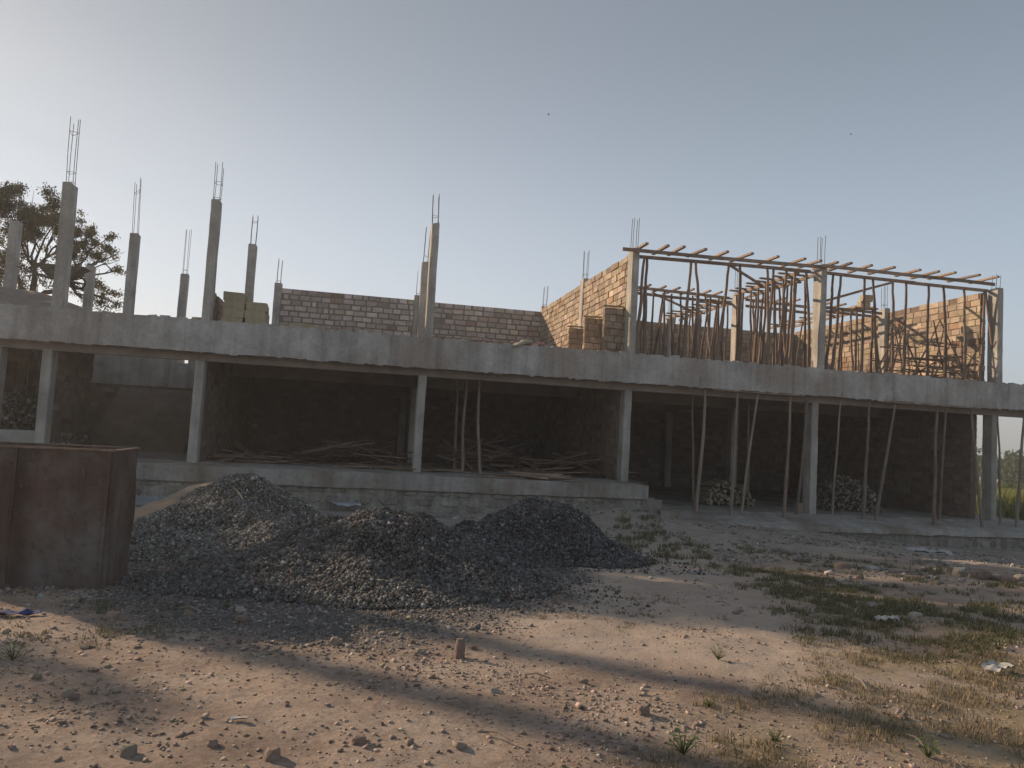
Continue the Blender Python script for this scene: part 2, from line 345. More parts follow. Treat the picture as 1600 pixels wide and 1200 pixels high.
# ------------------------------------------------------------------ the building
ZA, ZB = .43, -.31                  # finished floors (left, right of the step)
ZU, ZS = 3.33, 4.16                 # underside and top of the edge beam
ZC = 7.36                           # tops of the upper columns
Y2, Y3 = 5.3, 11.6
XC = [-7.1, -3.65, 2.16, 7.9, 13.9, 20.3]
bld = empty('unfinished_building', (6, 6, -.5), 'long unfinished two storey concrete and block building with bare columns above', 'building')
WL, WM = onY(69, 600, .4).x+.02, onY(305, 640, .4).x+.02
# floors
def rough_box(mb, a, b, step=.35, jit=.012, mi=0):       # a box with its faces subdivided and slightly uneven
    (x0, y0, z0), (x1, y1, z1) = a, b
    nx_ = max(1, int((x1-x0)/step)); ny_ = max(1, int((y1-y0)/step)); nz2 = max(1, int((z1-z0)/step))
    cache = {}
    def vid(i, j, k):
        key = (i, j, k)
        if key not in cache:
            x = x0+(x1-x0)*i/nx_; y = y0+(y1-y0)*j/ny_; z = z0+(z1-z0)*k/nz2
            q = Vector((noise.noise((x*1.1, y*2, z*2)), noise.noise((x*1.1+9, y*2, z*2)), noise.noise((x*1.1+5, y*2, z*2+4))))*jit*1.3
            cache[key] = len(mb.v); mb.v.append((x+q.x+rnd.uniform(-jit, jit)*.4, y+q.y+rnd.uniform(-jit, jit)*.4, z+q.z+rnd.uniform(-jit, jit)*.6)); mb.t.append((1, 1, 1))
        return cache[key]
    def q(a_, b_, c_, d_): mb.f.append((vid(*a_), vid(*b_), vid(*c_), vid(*d_))); mb.mi.append(mi)
    for i in range(nx_):
        for j in range(ny_):
            q((i, j, 0), (i, j+1, 0), (i+1, j+1, 0), (i+1, j, 0)); q((i, j, nz2), (i+1, j, nz2), (i+1, j+1, nz2), (i, j+1, nz2))
        for k in range(nz2):
            q((i, 0, k), (i+1, 0, k), (i+1, 0, k+1), (i, 0, k+1)); q((i, ny_, k), (i, ny_, k+1), (i+1, ny_, k+1), (i+1, ny_, k))
    for j in range(ny_):
        for k in range(nz2):
            q((0, j, k), (0, j, k+1), (0, j+1, k+1), (0, j+1, k)); q((nx_, j, k), (nx_, j+1, k), (nx_, j+1, k+1), (nx_, j, k+1))
    return mb
XS = 8.05                           # the step between the two floor levels
m = MB(); rough_box(m, (-20, -1.2, .05), (XS, 12, ZA), .3, .012); m.build('raised_floor', MT['screed'], bld)
m = MB(); rough_box(m, (XS, .2, -.75), (22.3, 12, ZB), .4, .01)
# sloping apron in front of the lower floor
N = 60
for i in range(N):
    xa, xb = XS+.05+(22.2-XS)*i/N, XS+.05+(22.2-XS)*(i+1)/N
    ja, jb = .03*noise.noise((xa*2, 0, 0)), .03*noise.noise((xb*2, 0, 0))
    f = lambda x, j: [(x, .21, ZB-.01), (x, -.9+j, -.46+j*.3), (x, -1.3+j, -.53+j*.4), (x, -1.33+j, -.66+j), (x, .21, -.66)]
    A_, B_ = f(xa, ja), f(xb, jb)
    m.add(A_+B_, [(k, 5+k, 5+(k+1) % 5, (k+1) % 5) for k in range(5)])
m.build('lower_floor', MT['screed'], bld)
m = MB(); rough_box(m, (XS-.2, -1.1, -.7), (XS-.03, 1, .06), .3, .01); rough_box(m, (XS-.02, -.95, -.6), (XS+.5, -.05, .02), .15, .03); rough_box(m, (XS+.42, -1.1, -.6), (XS+.95, -.2, -.24), .15, .035); m.build('step', MT['screed'], bld)
# rubble stone foundation
def rubble_wall(x0, x1, y, z0, z1, name, proud=.04):
    m = MB(); m.box((x0, y+.02, z0-.2), (x1, y+.7, z1))
    z = z0-.1
    while z < z1-.03:
        h = rnd.uniform(.2, .34); h = min(h, z1-z-.01); x = x0
        while x < x1:
            w_ = rnd.uniform(.22, .7); k = rnd.uniform(.7, 1.15)
            if rnd.random() < .75:
                cx, cz = x+w_/2, z+h/2; n_ = 9; pts = []
                for a in range(n_):
                    t = 2*math.pi*a/n_; e = (abs(math.cos(t))**4+abs(math.sin(t))**4)**-.25
                    pts.append((cx+math.cos(t)*e*w_*.44*rnd.uniform(.72, 1.08), cz+math.sin(t)*e*h*.42*rnd.uniform(.72, 1.08)))
                pr = proud*rnd.uniform(.3, 1.3)
                vs = [(p[0], y+.03, p[1]) for p in pts]+[(cx+(p[0]-cx)*.75, y-pr, cz+(p[1]-cz)*.75) for p in pts]+[(cx, y-pr*1.2, cz)]
                m.add(vs, [(a, (a+1) % n_, n_+(a+1) % n_, n_+a) for a in range(n_)]+[(n_+a, n_+(a+1) % n_, 2*n_) for a in range(n_)], 0, (k, k*rnd.uniform(.95, 1.02), k*rnd.uniform(.9, 1.02)))
            x += w_
        z += h
    return m.build(name, MT['stonewall'], bld)
rubble_wall(-20, XS-.01, -1.12, -.62, .06, 'stone_foundation', .02)
rubble_wall(XS+.7, 22.2, -1.22, -1.2, -.60, 'stone_foundation', .015)
# upper slab and its deep edge beam; an opening is left over the stairs
m = MB(); rough_box(m, (-22, 0, ZU), (22.6, .22, ZS), .22, .012)
for i in range(230):                                     # spilt mortar and broken lumps along the top of the edge
    x = rnd.uniform(-12, 22); s = rnd.uniform(.015, .06)
    m.box((x-s*rnd.uniform(1, 3), .02, ZS-.02), (x+s*2, .02+s*3, ZS+s*rnd.uniform(.3, 1.1)), jit=s*.35)
x = -21.0
while x < 22:                                            # pour joints and board fins left by the formwork
    xx = x+rnd.uniform(-.1, .1); z = ZU+.03
    while z < ZS-.05:
        h = rnd.uniform(.06, .2); m.box((xx-rnd.uniform(.004, .012), -rnd.uniform(.012, .022), z), (xx+rnd.uniform(.004, .012), .05, min(z+h, ZS-.03))); z += h+rnd.uniform(0, .1)
    x += rnd.choice((1.22, 2.44, 1.8))
for i in range(150):                                     # drips hanging from the lower arris
    x = rnd.uniform(-12, 22); w_ = rnd.uniform(.02, .12); m.box((x-w_, -.008, ZU-rnd.uniform(.008, .035)), (x+w_, .03, ZU+.02), jit=.008)
m.build('edge_beam', MT['conc_edge'], bld)
m = MB()
SX0, SX1, SY0, SY1 = -9.4, -5.2, 5.55, 11.99
for a, b in (((-22, .22), (SX0, 12)), ((SX0, .22), (SX1, SY0)), ((SX0, SY1), (SX1, 12)), ((SX1, .22), (22.6, 12))):
    m.box((a[0]+.001, a[1]+.001, ZS-.24), (b[0]-.001, b[1]-.001, ZS-.03))
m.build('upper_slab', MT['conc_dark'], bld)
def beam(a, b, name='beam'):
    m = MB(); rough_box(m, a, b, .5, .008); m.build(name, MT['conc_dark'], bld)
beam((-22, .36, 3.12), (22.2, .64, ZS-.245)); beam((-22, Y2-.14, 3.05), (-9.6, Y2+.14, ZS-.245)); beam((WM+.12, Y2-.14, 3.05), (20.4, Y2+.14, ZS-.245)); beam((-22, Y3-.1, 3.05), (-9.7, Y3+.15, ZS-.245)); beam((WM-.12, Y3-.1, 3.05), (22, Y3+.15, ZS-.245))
for x in XC: 
    if x in (2.16, 13.9): beam((x-.13, .645, 3.1), (x+.13, Y2-.145, ZS-.246)); beam((x-.13, Y2+.145, 3.1), (x+.13, Y3-.105, ZS-.246))
# columns
def column(x, y, z0, z1, w=.22, d=.45, bars=0, spread=.075, lean=0, nicks=True, ties=(0.18, .4)):
    m = MB(); nseg = max(4, int((z1-z0)/.28)); b0 = len(m.v)
    for k in range(nseg+1):
        t = k/nseg; z = z0+(z1-z0)*t; ox = .012*noise.noise((x, y, z*.8))+lean*t; oy = .012*noise.noise((x+7, y, z*.8))
        for sx, sy in ((-1, -1), (1, -1), (1, 1), (-1, 1)):
            c_ = .025
            for cx, cy in (((-1, 0), (0, -1)) if (sx, sy) == (-1, -1) else ((0, -1), (1, 0)) if (sx, sy) == (1, -1) else ((1, 0), (0, 1)) if (sx, sy) == (1, 1) else ((0, 1), (-1, 0))):
                m.v.append((x+sx*w/2+ox-(sx*c_ if cx == 0 else 0)+rnd.uniform(-.004, .004), y+sy*d/2+oy-(sy*c_ if cy == 0 else 0)+rnd.uniform(-.004, .004), z+(rnd.uniform(-.03, .03) if k == nseg else 0))); m.t.append((1, 1, 1))
    for k in range(nseg):
        for e in range(8):
            m.f.append((b0+k*8+e, b0+k*8+(e+1) % 8, b0+(k+1)*8+(e+1) % 8, b0+(k+1)*8+e)); m.mi.append(0)
    m.f.append(tuple(b0+nseg*8+e for e in range(8))); m.mi.append(0); m.f.append(tuple(b0+e for e in range(7, -1, -1))); m.mi.append(0)
    c = m.build('column', MT['col'], bld)
    if bars:
        x += lean; corners = []
        bx, by = rnd.uniform(-.05, .05)*bars*.6, rnd.uniform(-.04, .04)
        for sx, sy in ((-1, -1), (1, -1), (1, 1), (-1, 1)):
            h = bars*rnd.uniform(.88, 1); p0 = Vector((x+sx*spread, y+sy*spread, z1-.03)); p1 = p0+Vector((bx+rnd.uniform(-.012, .012)*h, by, h))
            mid = (p0+p1)/2+Vector((rnd.uniform(-.01, .01), 0, 0))
            r = MB(); r.tube([p0, mid, p1], .0085, 6); r.build('rebar', MT['steel'], c); corners.append((p0, p1))
        for t in ties:
            r = MB(); q = [a.lerp(b, t)+Vector((0, 0, rnd.uniform(-.02, .02))) for a, b in corners]
            for i in range(4): r.tube([q[i], q[(i+1) % 4]], .006, 5)
            r.build('stirrup', MT['steel'], c)
    return c
for px, w_ in ((-12, .24), (69, .24), (305, .24), (655, .23), (977, .23), (1270, .24), (1551, .22)):       # ground floor, front row
    p = onY(px, {69: 600, 305: 640, 655: 650, 977: 690, 1270: 715, 1551: 730}.get(px, 600), .4)
    column(p.x+.02, .56, (ZA if p.x < 7 else -.5), 3.13, w_, .42)
for x in (2.0, 13.9): column(x, Y2, ZA if x < 7 else ZB, 3.05, .26, .4)
for x in (2.0, 13.9): column(x, Y3-.3, ZA if x < 7 else ZB, 3.05, .3, .3)
F1 = [(onY(px, py, .3).x, b_, tt) for px, py, b_, tt in ((101, 380, 1.85, (.05, .2, .8)), (331, 405, 1.1, (.1, .5)), (675, 435, .95, (.3,)), (988, 465, .98, ()), (1281, 495, 1.12, ()), (1556, 520, .55, ()))]
for x in (-13.2, -10.9): column(x, .33, ZS-.05, ZC+.02, bars=1.3)
for x, b_, tt in F1: column(x, .33, ZS-.05, ZC+(.08 if x < 5 else 0) - (.06 if x > 18 else 0), bars=b_, ties=tt, spread=.08, w=.24 if x < -5 else .21)
R2 = [(onY(px, py, Y2).x, b_) for px, py, b_ in ((19, 410, 1.4), (206, 430, 1.9), (391, 440, 1.15), (661, 470, 1.3), (914, 440, 1.15))]+[(13.9, 1.1), (20.2, 1.0)]
for x, b_ in R2: column(x, Y2, ZS-.05, ZC+(.05 if x < 5 else 0), .24, .42, b_, ties=(.8,) if x < 0 else (.2,))
R3 = [(onY(px, py, Y3).x, b_) for px, py, b_ in ((140, 445, 1.1), (286, 465, 2.0), (433, 475, 1.1), (651, 495, 1.1))]+[(7.95, 1.0), (13.9, 1.0)]
for x, b_ in R3: column(x, Y3, ZS-.05, ZC-.02, .3, .3, b_, ties=(.12,))
# brick walls: every course laid brick by brick on a recessed mortar core
def brick_wall(p0, p1, z0, z1, name='brick_wall', bm='brick', bw=.40, bh=.20, th=.2, gap=.025, jut=.012, ragged=0, holes=(), both=True, zfun=None):
    p0, p1 = Vector((*p0, 0)), Vector((*p1, 0)); L = (p1-p0).length; d = (p1-p0)/L; s = Vector((-d.y, d.x, 0))
    m = MB(); rows = int(round((z1-z0)/bh)); bh = (z1-z0)/rows
    def brk(u0, u1, za, zb, t0, t1, mi, tint, j=0):
        vs = []
        for z in (za, zb):
            for u, t in ((u0, t0), (u1, t0), (u1, t1), (u0, t1)):
                q = p0+d*(u+rnd.uniform(-j, j))+s*(t+rnd.uniform(-j, j)*.5); vs.append((q.x, q.y, z+rnd.uniform(-j, j)+(.016*noise.noise((u*.55+p0.x, z*.8, p0.y)) if mi == 0 else 0)))
        m.add(vs, [(0, 3, 2, 1), (4, 5, 6, 7), (0, 1, 5, 4), (1, 2, 6, 5), (2, 3, 7, 6), (3, 0, 4, 7)], mi, tint)
    for r in range(rows):
        za, zb = z0+r*bh, z0+(r+1)*bh; lim = [(0, L)]
        if zfun:                                         # stepped / sloped top: u range allowed at this course
            lim = [zfun(zb)]
            if lim[0][1]-lim[0][0] < .1: continue
        for h0, h1, hz0, hz1 in holes:
            if za < hz1-.01 and zb > hz0+.01: lim = [q for a, b in lim for q in ((a, min(b, h0)), (max(a, h1), b)) if q[1]-q[0] > .05]
        for a, b in lim:
            brk(a, b, za, zb-(0 if r < rows-1 else .02), -th/2+.015, th/2-.015, 1, (1, 1, 1))
            u = a - (bw/2 if r % 2 else 0)-rnd.uniform(0, .05)
            while u < b:
                w_ = bw*rnd.uniform(.76, 1.14) if rnd.random() < .88 else bw*.5
                ua, ub = max(a+.003, u), min(b-.003, u+w_-gap*rnd.uniform(.7, 1.4))
                if ub-ua > .06 and not (ragged and r == rows-1 and rnd.random() < ragged):
                    k = math.exp(rnd.gauss(0, .17)+.25*noise.noise((u*.8+p0.x, za*1.1, p0.y))); tn = (k, k*rnd.uniform(.94, 1.02), k*rnd.uniform(.88, 1.02))
                    if rnd.random() < .06: tn = (k*.75, k*.6, k*.52)
                    o1, o2 = rnd.uniform(0, jut), rnd.uniform(0, jut)
                    brk(ua, ub, za+gap*.4, zb-gap*rnd.uniform(.4, .8), -th/2-o1, th/2+o2, 0, tn, .010)
                u += w_
    return m.build(name, [MT[bm], MT['mortar_dark' if bm == 'brick_back' else 'mortar']], bld)
ZT = 7.2
w3 = 'grey_brick'
brick_wall((R3[2][0]+.16, Y3), (R3[3][0]-.16, Y3), ZS-.03, ZT-.05, bm='brick_back', bw=.46, bh=.235, gap=.058, jut=.02)
brick_wall((R3[3][0]+.16, Y3), (7.78, Y3), ZS-.03, ZT-.08, bm='brick_back', bw=.46, bh=.235, gap=.058, jut=.02)
brick_wall((8.12, Y3), (13.74, Y3), ZS-.03, ZT-.1, bm='brick', bw=.42, bh=.215)
brick_wall((14.06, Y3), (20.18, Y3), ZS-.03, ZT-.1, bm='brick', bw=.42, bh=.215)
brick_wall((7.9, .57), (7.9, Y2-.22), ZS-.03, ZT+.02, jut=.03, gap=.03, bw=.42, bh=.21)
brick_wall((7.9, Y2+.22), (7.9, Y3-.17), ZS-.03, ZT+.02, jut=.03, gap=.03, bw=.42, bh=.21)
brick_wall((20.32, .57), (20.32, Y2-.22), ZS-.03, ZT+.02, jut=.02, bw=.44, bh=.22, ragged=.15)
brick_wall((20.32, Y2+.22), (20.32, Y3), ZS-.03, ZT+.02, jut=.02, bw=.44, bh=.22)
xq = F1[1][0]
brick_wall((xq, .57), (xq, Y2-.22), ZS-.03, 5.0, ragged=.2)
for y, zt in ((.85, 5.62), (2.85, 5.58), (4.75, 5.5)):   # short cubicle partitions
    brick_wall((7.2, y), (7.77, y), ZS-.03, zt, bm='brick', th=.16)
    m = MB(); m.bar((7.12, y-.12, zt+.02), (7.75, y-.1, zt+.04), .12, .04); tag(m.build('plank', MT['board']), ['short plank lying on the partition nearest the tall front column', 'short plank lying on the middle brick partition', 'short plank lying on the farthest brick partition'][[.85, 2.85, 4.75].index(y)], 'plank', 'planks on the partitions')
# ground floor walls
brick_wall((WL, .78), (WL, 3.6), ZA, 3.93, bw=.42, bh=.2, bm='brick_shade')
brick_wall((WM, .78), (WM, Y3-.105), ZA, 3.93, bw=.42, bh=.2, bm='brick_shade')
brick_wall((7.85, .78), (7.85, Y3-.105), ZB, 3.93, bw=.42, bh=.2, bm='brick_shade')
brick_wall((20.25, .78), (20.25, Y3-.105), ZB, 3.93, bw=.42, bh=.2, bm='brick_shade')
brick_wall((WM-.1, Y3), (20.4, Y3), ZB, 3.09, bw=.42, bh=.2, bm='brick_shade')
brick_wall((-20, 6.4), (-9.7, 6.4), ZA, 3.9, bw=.42, bh=.2, bm='brick_shade')
brick_wall((-9.6, .5), (-7.3, .5), ZA, ZA+.03+.2, bw=.42, bh=.2, bm='brick_shade') if False else None
m = MB(); rough_box(m, (-14, .38, ZA-.01), (-7.65, .62, ZA+.62), .3, .01); m.build('kerb_wall', MT['conc'], bld)
# staircase climbing away from the viewer, lit from the opening above
m = MB()
for i in range(13): m.box((-8.4+.001*i, 5.8+.27*i, ZA+.001), (-5.4-.001*i, 5.8+.27*(i+1)+.02, ZA+.165*(i+1)))
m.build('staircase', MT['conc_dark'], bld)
brick_wall((-9.5, 9.5), (WM-.12, 9.5), ZA, 2.75, bm='brick_shade', bw=.42, bh=.2)
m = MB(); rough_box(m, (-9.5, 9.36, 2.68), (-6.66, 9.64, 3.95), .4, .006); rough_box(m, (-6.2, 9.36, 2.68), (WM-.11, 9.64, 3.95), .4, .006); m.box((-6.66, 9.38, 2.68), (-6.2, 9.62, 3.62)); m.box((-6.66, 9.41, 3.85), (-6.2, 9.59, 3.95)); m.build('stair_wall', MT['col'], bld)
brick_wall((-9.6, 3.7), (-9.6, 9.38), ZA, 3.92, bm='brick_shade', bw=.42, bh=.2)
column(-7.0, Y3, -.4, ZS-.06, .38, .3)
# temporary edge: nibs and spikes handled as separate things below
# two wire/steel bars standing in front of the middle front column
for i, (pa, pb) in enumerate((((669, 400), (662, 523)), ((654, 462), (651, 522)))):
    a, b = onY(*pa, .05), onY(*pb, .05); m = MB(); m.tube([a, (a+b)/2+Vector((.01, 0, 0)), b], .009, 6)
    tag(m.build('steel_rod', MT['tankrim']), ('long' if i == 0 else 'short')+' thin steel rod standing upright beside the middle front column', 'rod', 'steel rods by the middle column')

ORD = ['first', 'second', 'third', 'fourth', 'fifth', 'sixth', 'seventh', 'eighth', 'ninth', 'tenth', 'eleventh', 'twelfth', 'thirteenth', 'fourteenth', 'fifteenth', 'sixteenth', 'seventeenth', 'eighteenth', 'nineteenth', 'twentieth']
def pole(a, b, r=.045, name='timber_prop', m_='pole', wob=.04, label='', cat='prop', group=None):
    a, b = Vector(a), Vector(b); L = (b-a).length; n_ = 9; pts = []; rr = []; sx, sy = rnd.uniform(0, 99), rnd.uniform(0, 99); bow = rnd.uniform(-1, 1)*wob*L*.35
    for i in range(n_+1):
        t = i/n_; e = math.sin(math.pi*t)
        pts.append(a.lerp(b, t)+Vector((e*bow+wob*noise.noise((sx, t*3.5, 0))*min(1, e*3), wob*noise.noise((sy, t*3.5, 5))*min(1, e*3), 0))); rr.append(r*(1.12-.35*t)*(1+.14*noise.noise((sx, t*9, 9))))
    m = MB(); m.tube(pts, rr, 8)
    for _ in range(rnd.randint(0, 2)):                   # knots and cut branch stubs
        k = rnd.randint(2, n_-1); q = pts[k]; dr = Vector((rnd.uniform(-1, 1), rnd.uniform(-1, 1), .6)).normalized(); m.tube([q, q+dr*(rr[k]+rnd.uniform(.02, .05))], [rr[k]*.5, rr[k]*.3], 5)
    return tag(m.build(name, MT[m_], origin=a, smooth=False), label, cat, group)
# ------------------------------------------------------------------ props under the edge beam, ground floor
def zb(y): return ZB-.01 + (0 if y > .2 else (y-.21)/(1.11)*.14)
G1 = 'wooden props under the edge beam on the lower floor'
lowprops = [(1082, 1084, 796, .7, .035, 'pole', 'thin dark prop close behind the stouter leaning prop nearest the step'),
 (1097, 1088, 798, .1, .05, 'polegrey', 'stout pale prop leaning right at its top, nearest the step'),
 (1147, 1142, 806, -.3, .05, 'polegrey', 'pale straight prop under the left end of the left underside board'),
 (1179, 1158, 801, .1, .04, 'polegrey', 'thin prop leaning right just right of the pale straight one'),
 (1170, 1169, 790, 1.6, .035, 'pole', 'short dark prop farther back in front of the log stack'),
 (1232, 1225, 813, -.4, .05, 'pole', 'reddish bark prop under the right end of the left underside board'),
 (1256, 1244, 806, .1, .045, 'polegrey', 'thin prop leaning right just left of the middle column'),
 (1308, 1300, 809, .3, .035, 'polegrey', 'very thin prop in front of the stone pile right of the middle column'),
 (1352, 1348, 818, -.2, .05, 'polegrey', 'straight pale prop at the right side of the stone pile'),
 (1392, 1368, 821, -.3, .05, 'polegrey', 'strongly leaning prop under the left end of the right underside board'),
 (1466, 1460, 827, -.6, .055, 'pole', 'thick knotty prop under the middle of the right underside board'),
 (1471, 1467, 818, .2, .045, 'pole', 'reddish prop hidden close behind the thick knotty one'),
 (1519, 1535, 829, -.7, .05, 'polegrey', 'curved prop leaning left at its top under the right end of the right board'),
 (1551, 1563, 823, -.1, .035, 'polegrey', 'thin dark prop just outside the last column'),
 (1601, 1589, 829, -.5, .05, 'polegrey', 'crooked prop at the right edge, outside the end of the building')]
for xt, xb_, yb, Y, r, mm_, lb in lowprops:
    b = onY(xb_, yb, Y); b.z = zb(Y); b = onY(xb_, yb, Y); b.z = zb(Y)-.01
    t = onY(xt, 600+(xt-1082)*.079+16, max(.06, min(.3, Y+.6)) if Y < .6 else Y)
    t.z = 3.10 if t.y > .3 else ZU-.015
    if t.y < .35: t.y = .11; t.z = ZU-.07
    pole(b, t, r, m_=mm_, wob=.03, label=lb, group=G1)
for (xa, ya), (xb_, yb), lb in (((1113, 608), (1249, 617), 'left long board held up flat under the edge beam'), ((1370, 630), (1530, 641), 'right long board held up flat under the edge beam')):
    a, b = onY(xa, ya, .08), onY(xb_, yb, .08); a.z = b.z = ZU-.035
    m = MB(); m.bar(a, b, .16, .05); tag(m.build('underside_board', MT['board']), lb, 'board', 'boards under the edge beam')
for xt, xb_, Y, lb in ((713, 709, 3.0, 'leftmost of three props in the bay right of the second column'), (730, 722, 1.6, 'middle of three props in the bay, leaning slightly right'), (747, 750, 1.2, 'rightmost and palest of three props in the bay')):
    b = onY(xb_, 738, Y); b.z = ZA-.01; t = onY(xt, 615, Y); t.z = ZS-.25 if Y > .7 else 3.12; pole(b, t, .045, m_='polegrey', wob=.05, label=lb, group='three props inside the raised bay')
b = onY(40, 665, 3.2); b.z = ZA; t = onY(42, 530, 3.2); t.z = ZS-.25; pole(b, t, .045, m_='polegrey', label='single prop standing behind the rubble pile in the leftmost bay')

# ------------------------------------------------------------------ timber formwork on the upper right
def board(a, b, w_=.14, h=.045, label='', name='formwork_board', cat='board', group=None, up=(0, 0, 1)):
    a, b = Vector(a), Vector(b); m = MB(); n_ = max(1, int((b-a).length/1.2)); 
    pts = [a.lerp(b, i/n_)+Vector((0, 0, rnd.uniform(-.012, .012) if 0 < i < n_ else 0)) for i in range(n_+1)]
    d = (b-a).normalized(); side = d.cross(Vector(up)).normalized(); u = side.cross(d)
    vs = [P+side*i*w_/2+u*j*h/2 for P in pts for i, j in ((-1, -1), (1, -1), (1, 1), (-1, 1))]
    fs = [(4*k+e, 4*k+(e+1) % 4, 4*k+4+(e+1) % 4, 4*k+4+e) for k in range(n_) for e in range(4)]+[(0, 3, 2, 1), tuple(4*n_+e for e in range(4))]
    m.add(vs, fs); return tag(m.build(name, MT['board'], origin=a), label, cat, group)
def Pf(px, py, Y): return onY(px, py, Y)
GL = 'long ledger boards of the roof formwork'
YF = .0
for (p, q, Y, lb) in (((973, 389), (1130, 404), YF, 'upper front ledger board starting at the tall left column'), ((1120, 402), (1292, 417), YF, 'upper front ledger board ending at the middle column'),
                  ((1284, 415), (1440, 432), YF, 'upper front ledger board right of the middle column'), ((1430, 430), (1556, 444), YF, 'upper front ledger board ending at the last column'),
                  ((998, 401), (1150, 414), .5, 'lower front ledger board just under the upper one, far left'), ((1140, 412), (1268, 424), .5, 'lower front ledger board in the middle of the left bay'),
                  ((1288, 426), (1430, 442), .5, 'lower front ledger board right of the middle column'), ((1420, 441), (1545, 454), .5, 'lower front ledger board ending at the right brick wall')):
    a, b = Pf(*p, Y), Pf(*q, Y); k9 = .055*(int(p[0]) in (1120, 1430, 1140, 1420)); a.y += k9; b.y += k9; board(a, b, .05, .10, lb, 'ledger_board', group=GL)
# short joists laid across the ledgers, pointing out towards the viewer
ends = [(1011, 383), (1044, 387), (1069, 392), (1103, 395), (1137, 396), (1176, 398), (1216, 403), (1258, 406), (1283, 408), (1309, 409), (1330, 416), (1362, 420), (1398, 422), (1438, 425), (1467, 430), (1493, 434), (1531, 435), (1560, 438)]
for i, e in enumerate(ends):
    a = onY(*e, -.3+rnd.uniform(-.06, .06)); L = rnd.uniform(1.0, 1.25)
    b = a + Vector((rnd.uniform(-.12, .02), L, rnd.uniform(-.02, .02)-.02))
    t = MB(); zline = onY(e[0], 386+(e[0]-973)*.094, 0).z; a.z = b.z = zline+.095
    board(a, b, .10, .06, ORD[i]+' short joist from the left lying across the front ledger boards', 'joist', 'joist', 'joists across the front ledgers')
# front row of props
FR = [(1007, 402, 990, 548), (1011, 400, 1007, 553), (1080, 408, 1070, 560), (1087, 408, 1092, 560), (1139, 414, 1118, 562), (1156, 412, 1152, 563), (1199, 418, 1200, 568), (1209, 415, 1194, 568), (1229, 424, 1214, 572), (1243, 424, 1232, 570), (1260, 420, 1264, 574),
      (1302, 427, 1290, 574), (1314, 424, 1300, 576), (1351, 434, 1346, 580), (1364, 430, 1371, 582), (1395, 440, 1393, 580), (1416, 436, 1412, 584), (1451, 444, 1449, 590), (1474, 446, 1477, 588), (1506, 449, 1507, 594), (1538, 452, 1530, 590), (1540, 452, 1558, 590)]
k1 = k2 = 0
for xt, yt, xb_, yb in FR:
    a = onY(xb_, yb-2, .35); a.z = ZS-.03; t = onY(xt, yt, .35); t.z = min(t.z, ZC-.12)
    if xt < 1275: lb = ORD[k1]+' rough prop from the left under the left bay front ledgers'; k1 += 1
    else: lb = ORD[k2]+' rough prop right of the middle column under the front ledgers'; k2 += 1
    pole(a, t, .05, m_='pole', wob=.045, label=lb, group='props under the front ledgers')
# second line of formwork, halfway back
GL2 = 'ledger boards halfway back'
for (p, q, dy, lb) in (((996, 449), (1140, 466), -.25, 'upper ledger board halfway back in the left formwork bay'), ((996, 458), (1140, 474), .25, 'lower ledger board halfway back in the left formwork bay'),
                  ((1165, 468), (1262, 480), -.25, 'upper ledger board halfway back, left of the middle column'), ((1165, 478), (1262, 489), .25, 'lower ledger board halfway back, left of the middle column'),
                  ((1288, 480), (1378, 490), -.25, 'upper ledger board halfway back in the right formwork bay'), ((1288, 486), (1378, 496), .25, 'lower ledger board halfway back in the right formwork bay')):
    board(onY(*p, Y2+dy), onY(*q, Y2+dy), .05, .1, lb, 'ledger_board', group=GL2)
z2 = onY(1060, 457, Y2).z+.08
k = 0
for px in (1016, 1040, 1062, 1084, 1110, 1128, 1178, 1205, 1228, 1250, 1300, 1322, 1345, 1368):
    p = onY(px, 455, Y2-.5); board((p.x, p.y, z2), (p.x-.05, p.y+1.15, z2-.02), .09, .055, ORD[k]+' short joist from the left across the ledgers halfway back', 'joist', 'joist', 'joists across the ledgers halfway back'); k += 1
k = 0
for xt, xb_, yb in ((1036, 1018, 560), (1037, 1036, 560), (1049, 1053, 560), (1082, 1083, 560), (1090, 1087, 560), (1110, 1103, 560), (1123, 1118, 560), (1177, 1178, 565), (1190, 1186, 565), (1212, 1216, 565), (1240, 1236, 570), (1317, 1310, 575), (1330, 1336, 575), (1350, 1346, 575), (1366, 1380, 575)):
    t = onY(xt, 470, Y2); t.z = z2-.15; a = onY(xb_, yb, Y2-.2); a.z = ZS-.03; pole(a, t, .045, wob=.05, label=ORD[k]+' thin prop from the left under the ledgers halfway back', group='props under the ledgers halfway back'); k += 1
# beam formwork running back along the middle column line: two ledgers, ladder of cross pieces, props
def run(xc, ya, yb, z, n_, gname, where, props=9):
    for s in (-1, 1): board((xc+s*.32, ya, z-.06), (xc+s*.32, yb, z-.06), .05, .1, ('left' if s < 0 else 'right')+' ledger of the beam form running back '+where, 'ledger_board', group='ledgers running back')
    for i in range(n_):
        y = ya+(yb-ya)*(i+.4)/n_; w_ = rnd.uniform(.55, .8); board((xc-w_, y, z+.02), (xc+w_, y+rnd.uniform(-.1, .1), z+.03), .1, .05, ORD[i]+' cross piece, counted backwards, '+where, 'cross_piece', 'board', 'cross pieces of the beam form '+where)
    for i in range(props):
        y = ya+(yb-ya)*(i+.5)/props; s = -1 if i % 2 else 1
        pole((xc+s*.35+rnd.uniform(-.25, .25), y+rnd.uniform(-.3, .3), ZS-.03), (xc+s*.32, y, z-.1), .044, wob=.05, label=ORD[i]+' thin prop, counted backwards, '+where, group='props under the beam form '+where)
run(13.9, .7, Y2-.4, z2+.02, 9, 'a', 'behind the middle column', 16)
run(13.9, Y2+.4, Y3-.3, z2, 9, 'b', 'from inner column to back wall', 14)
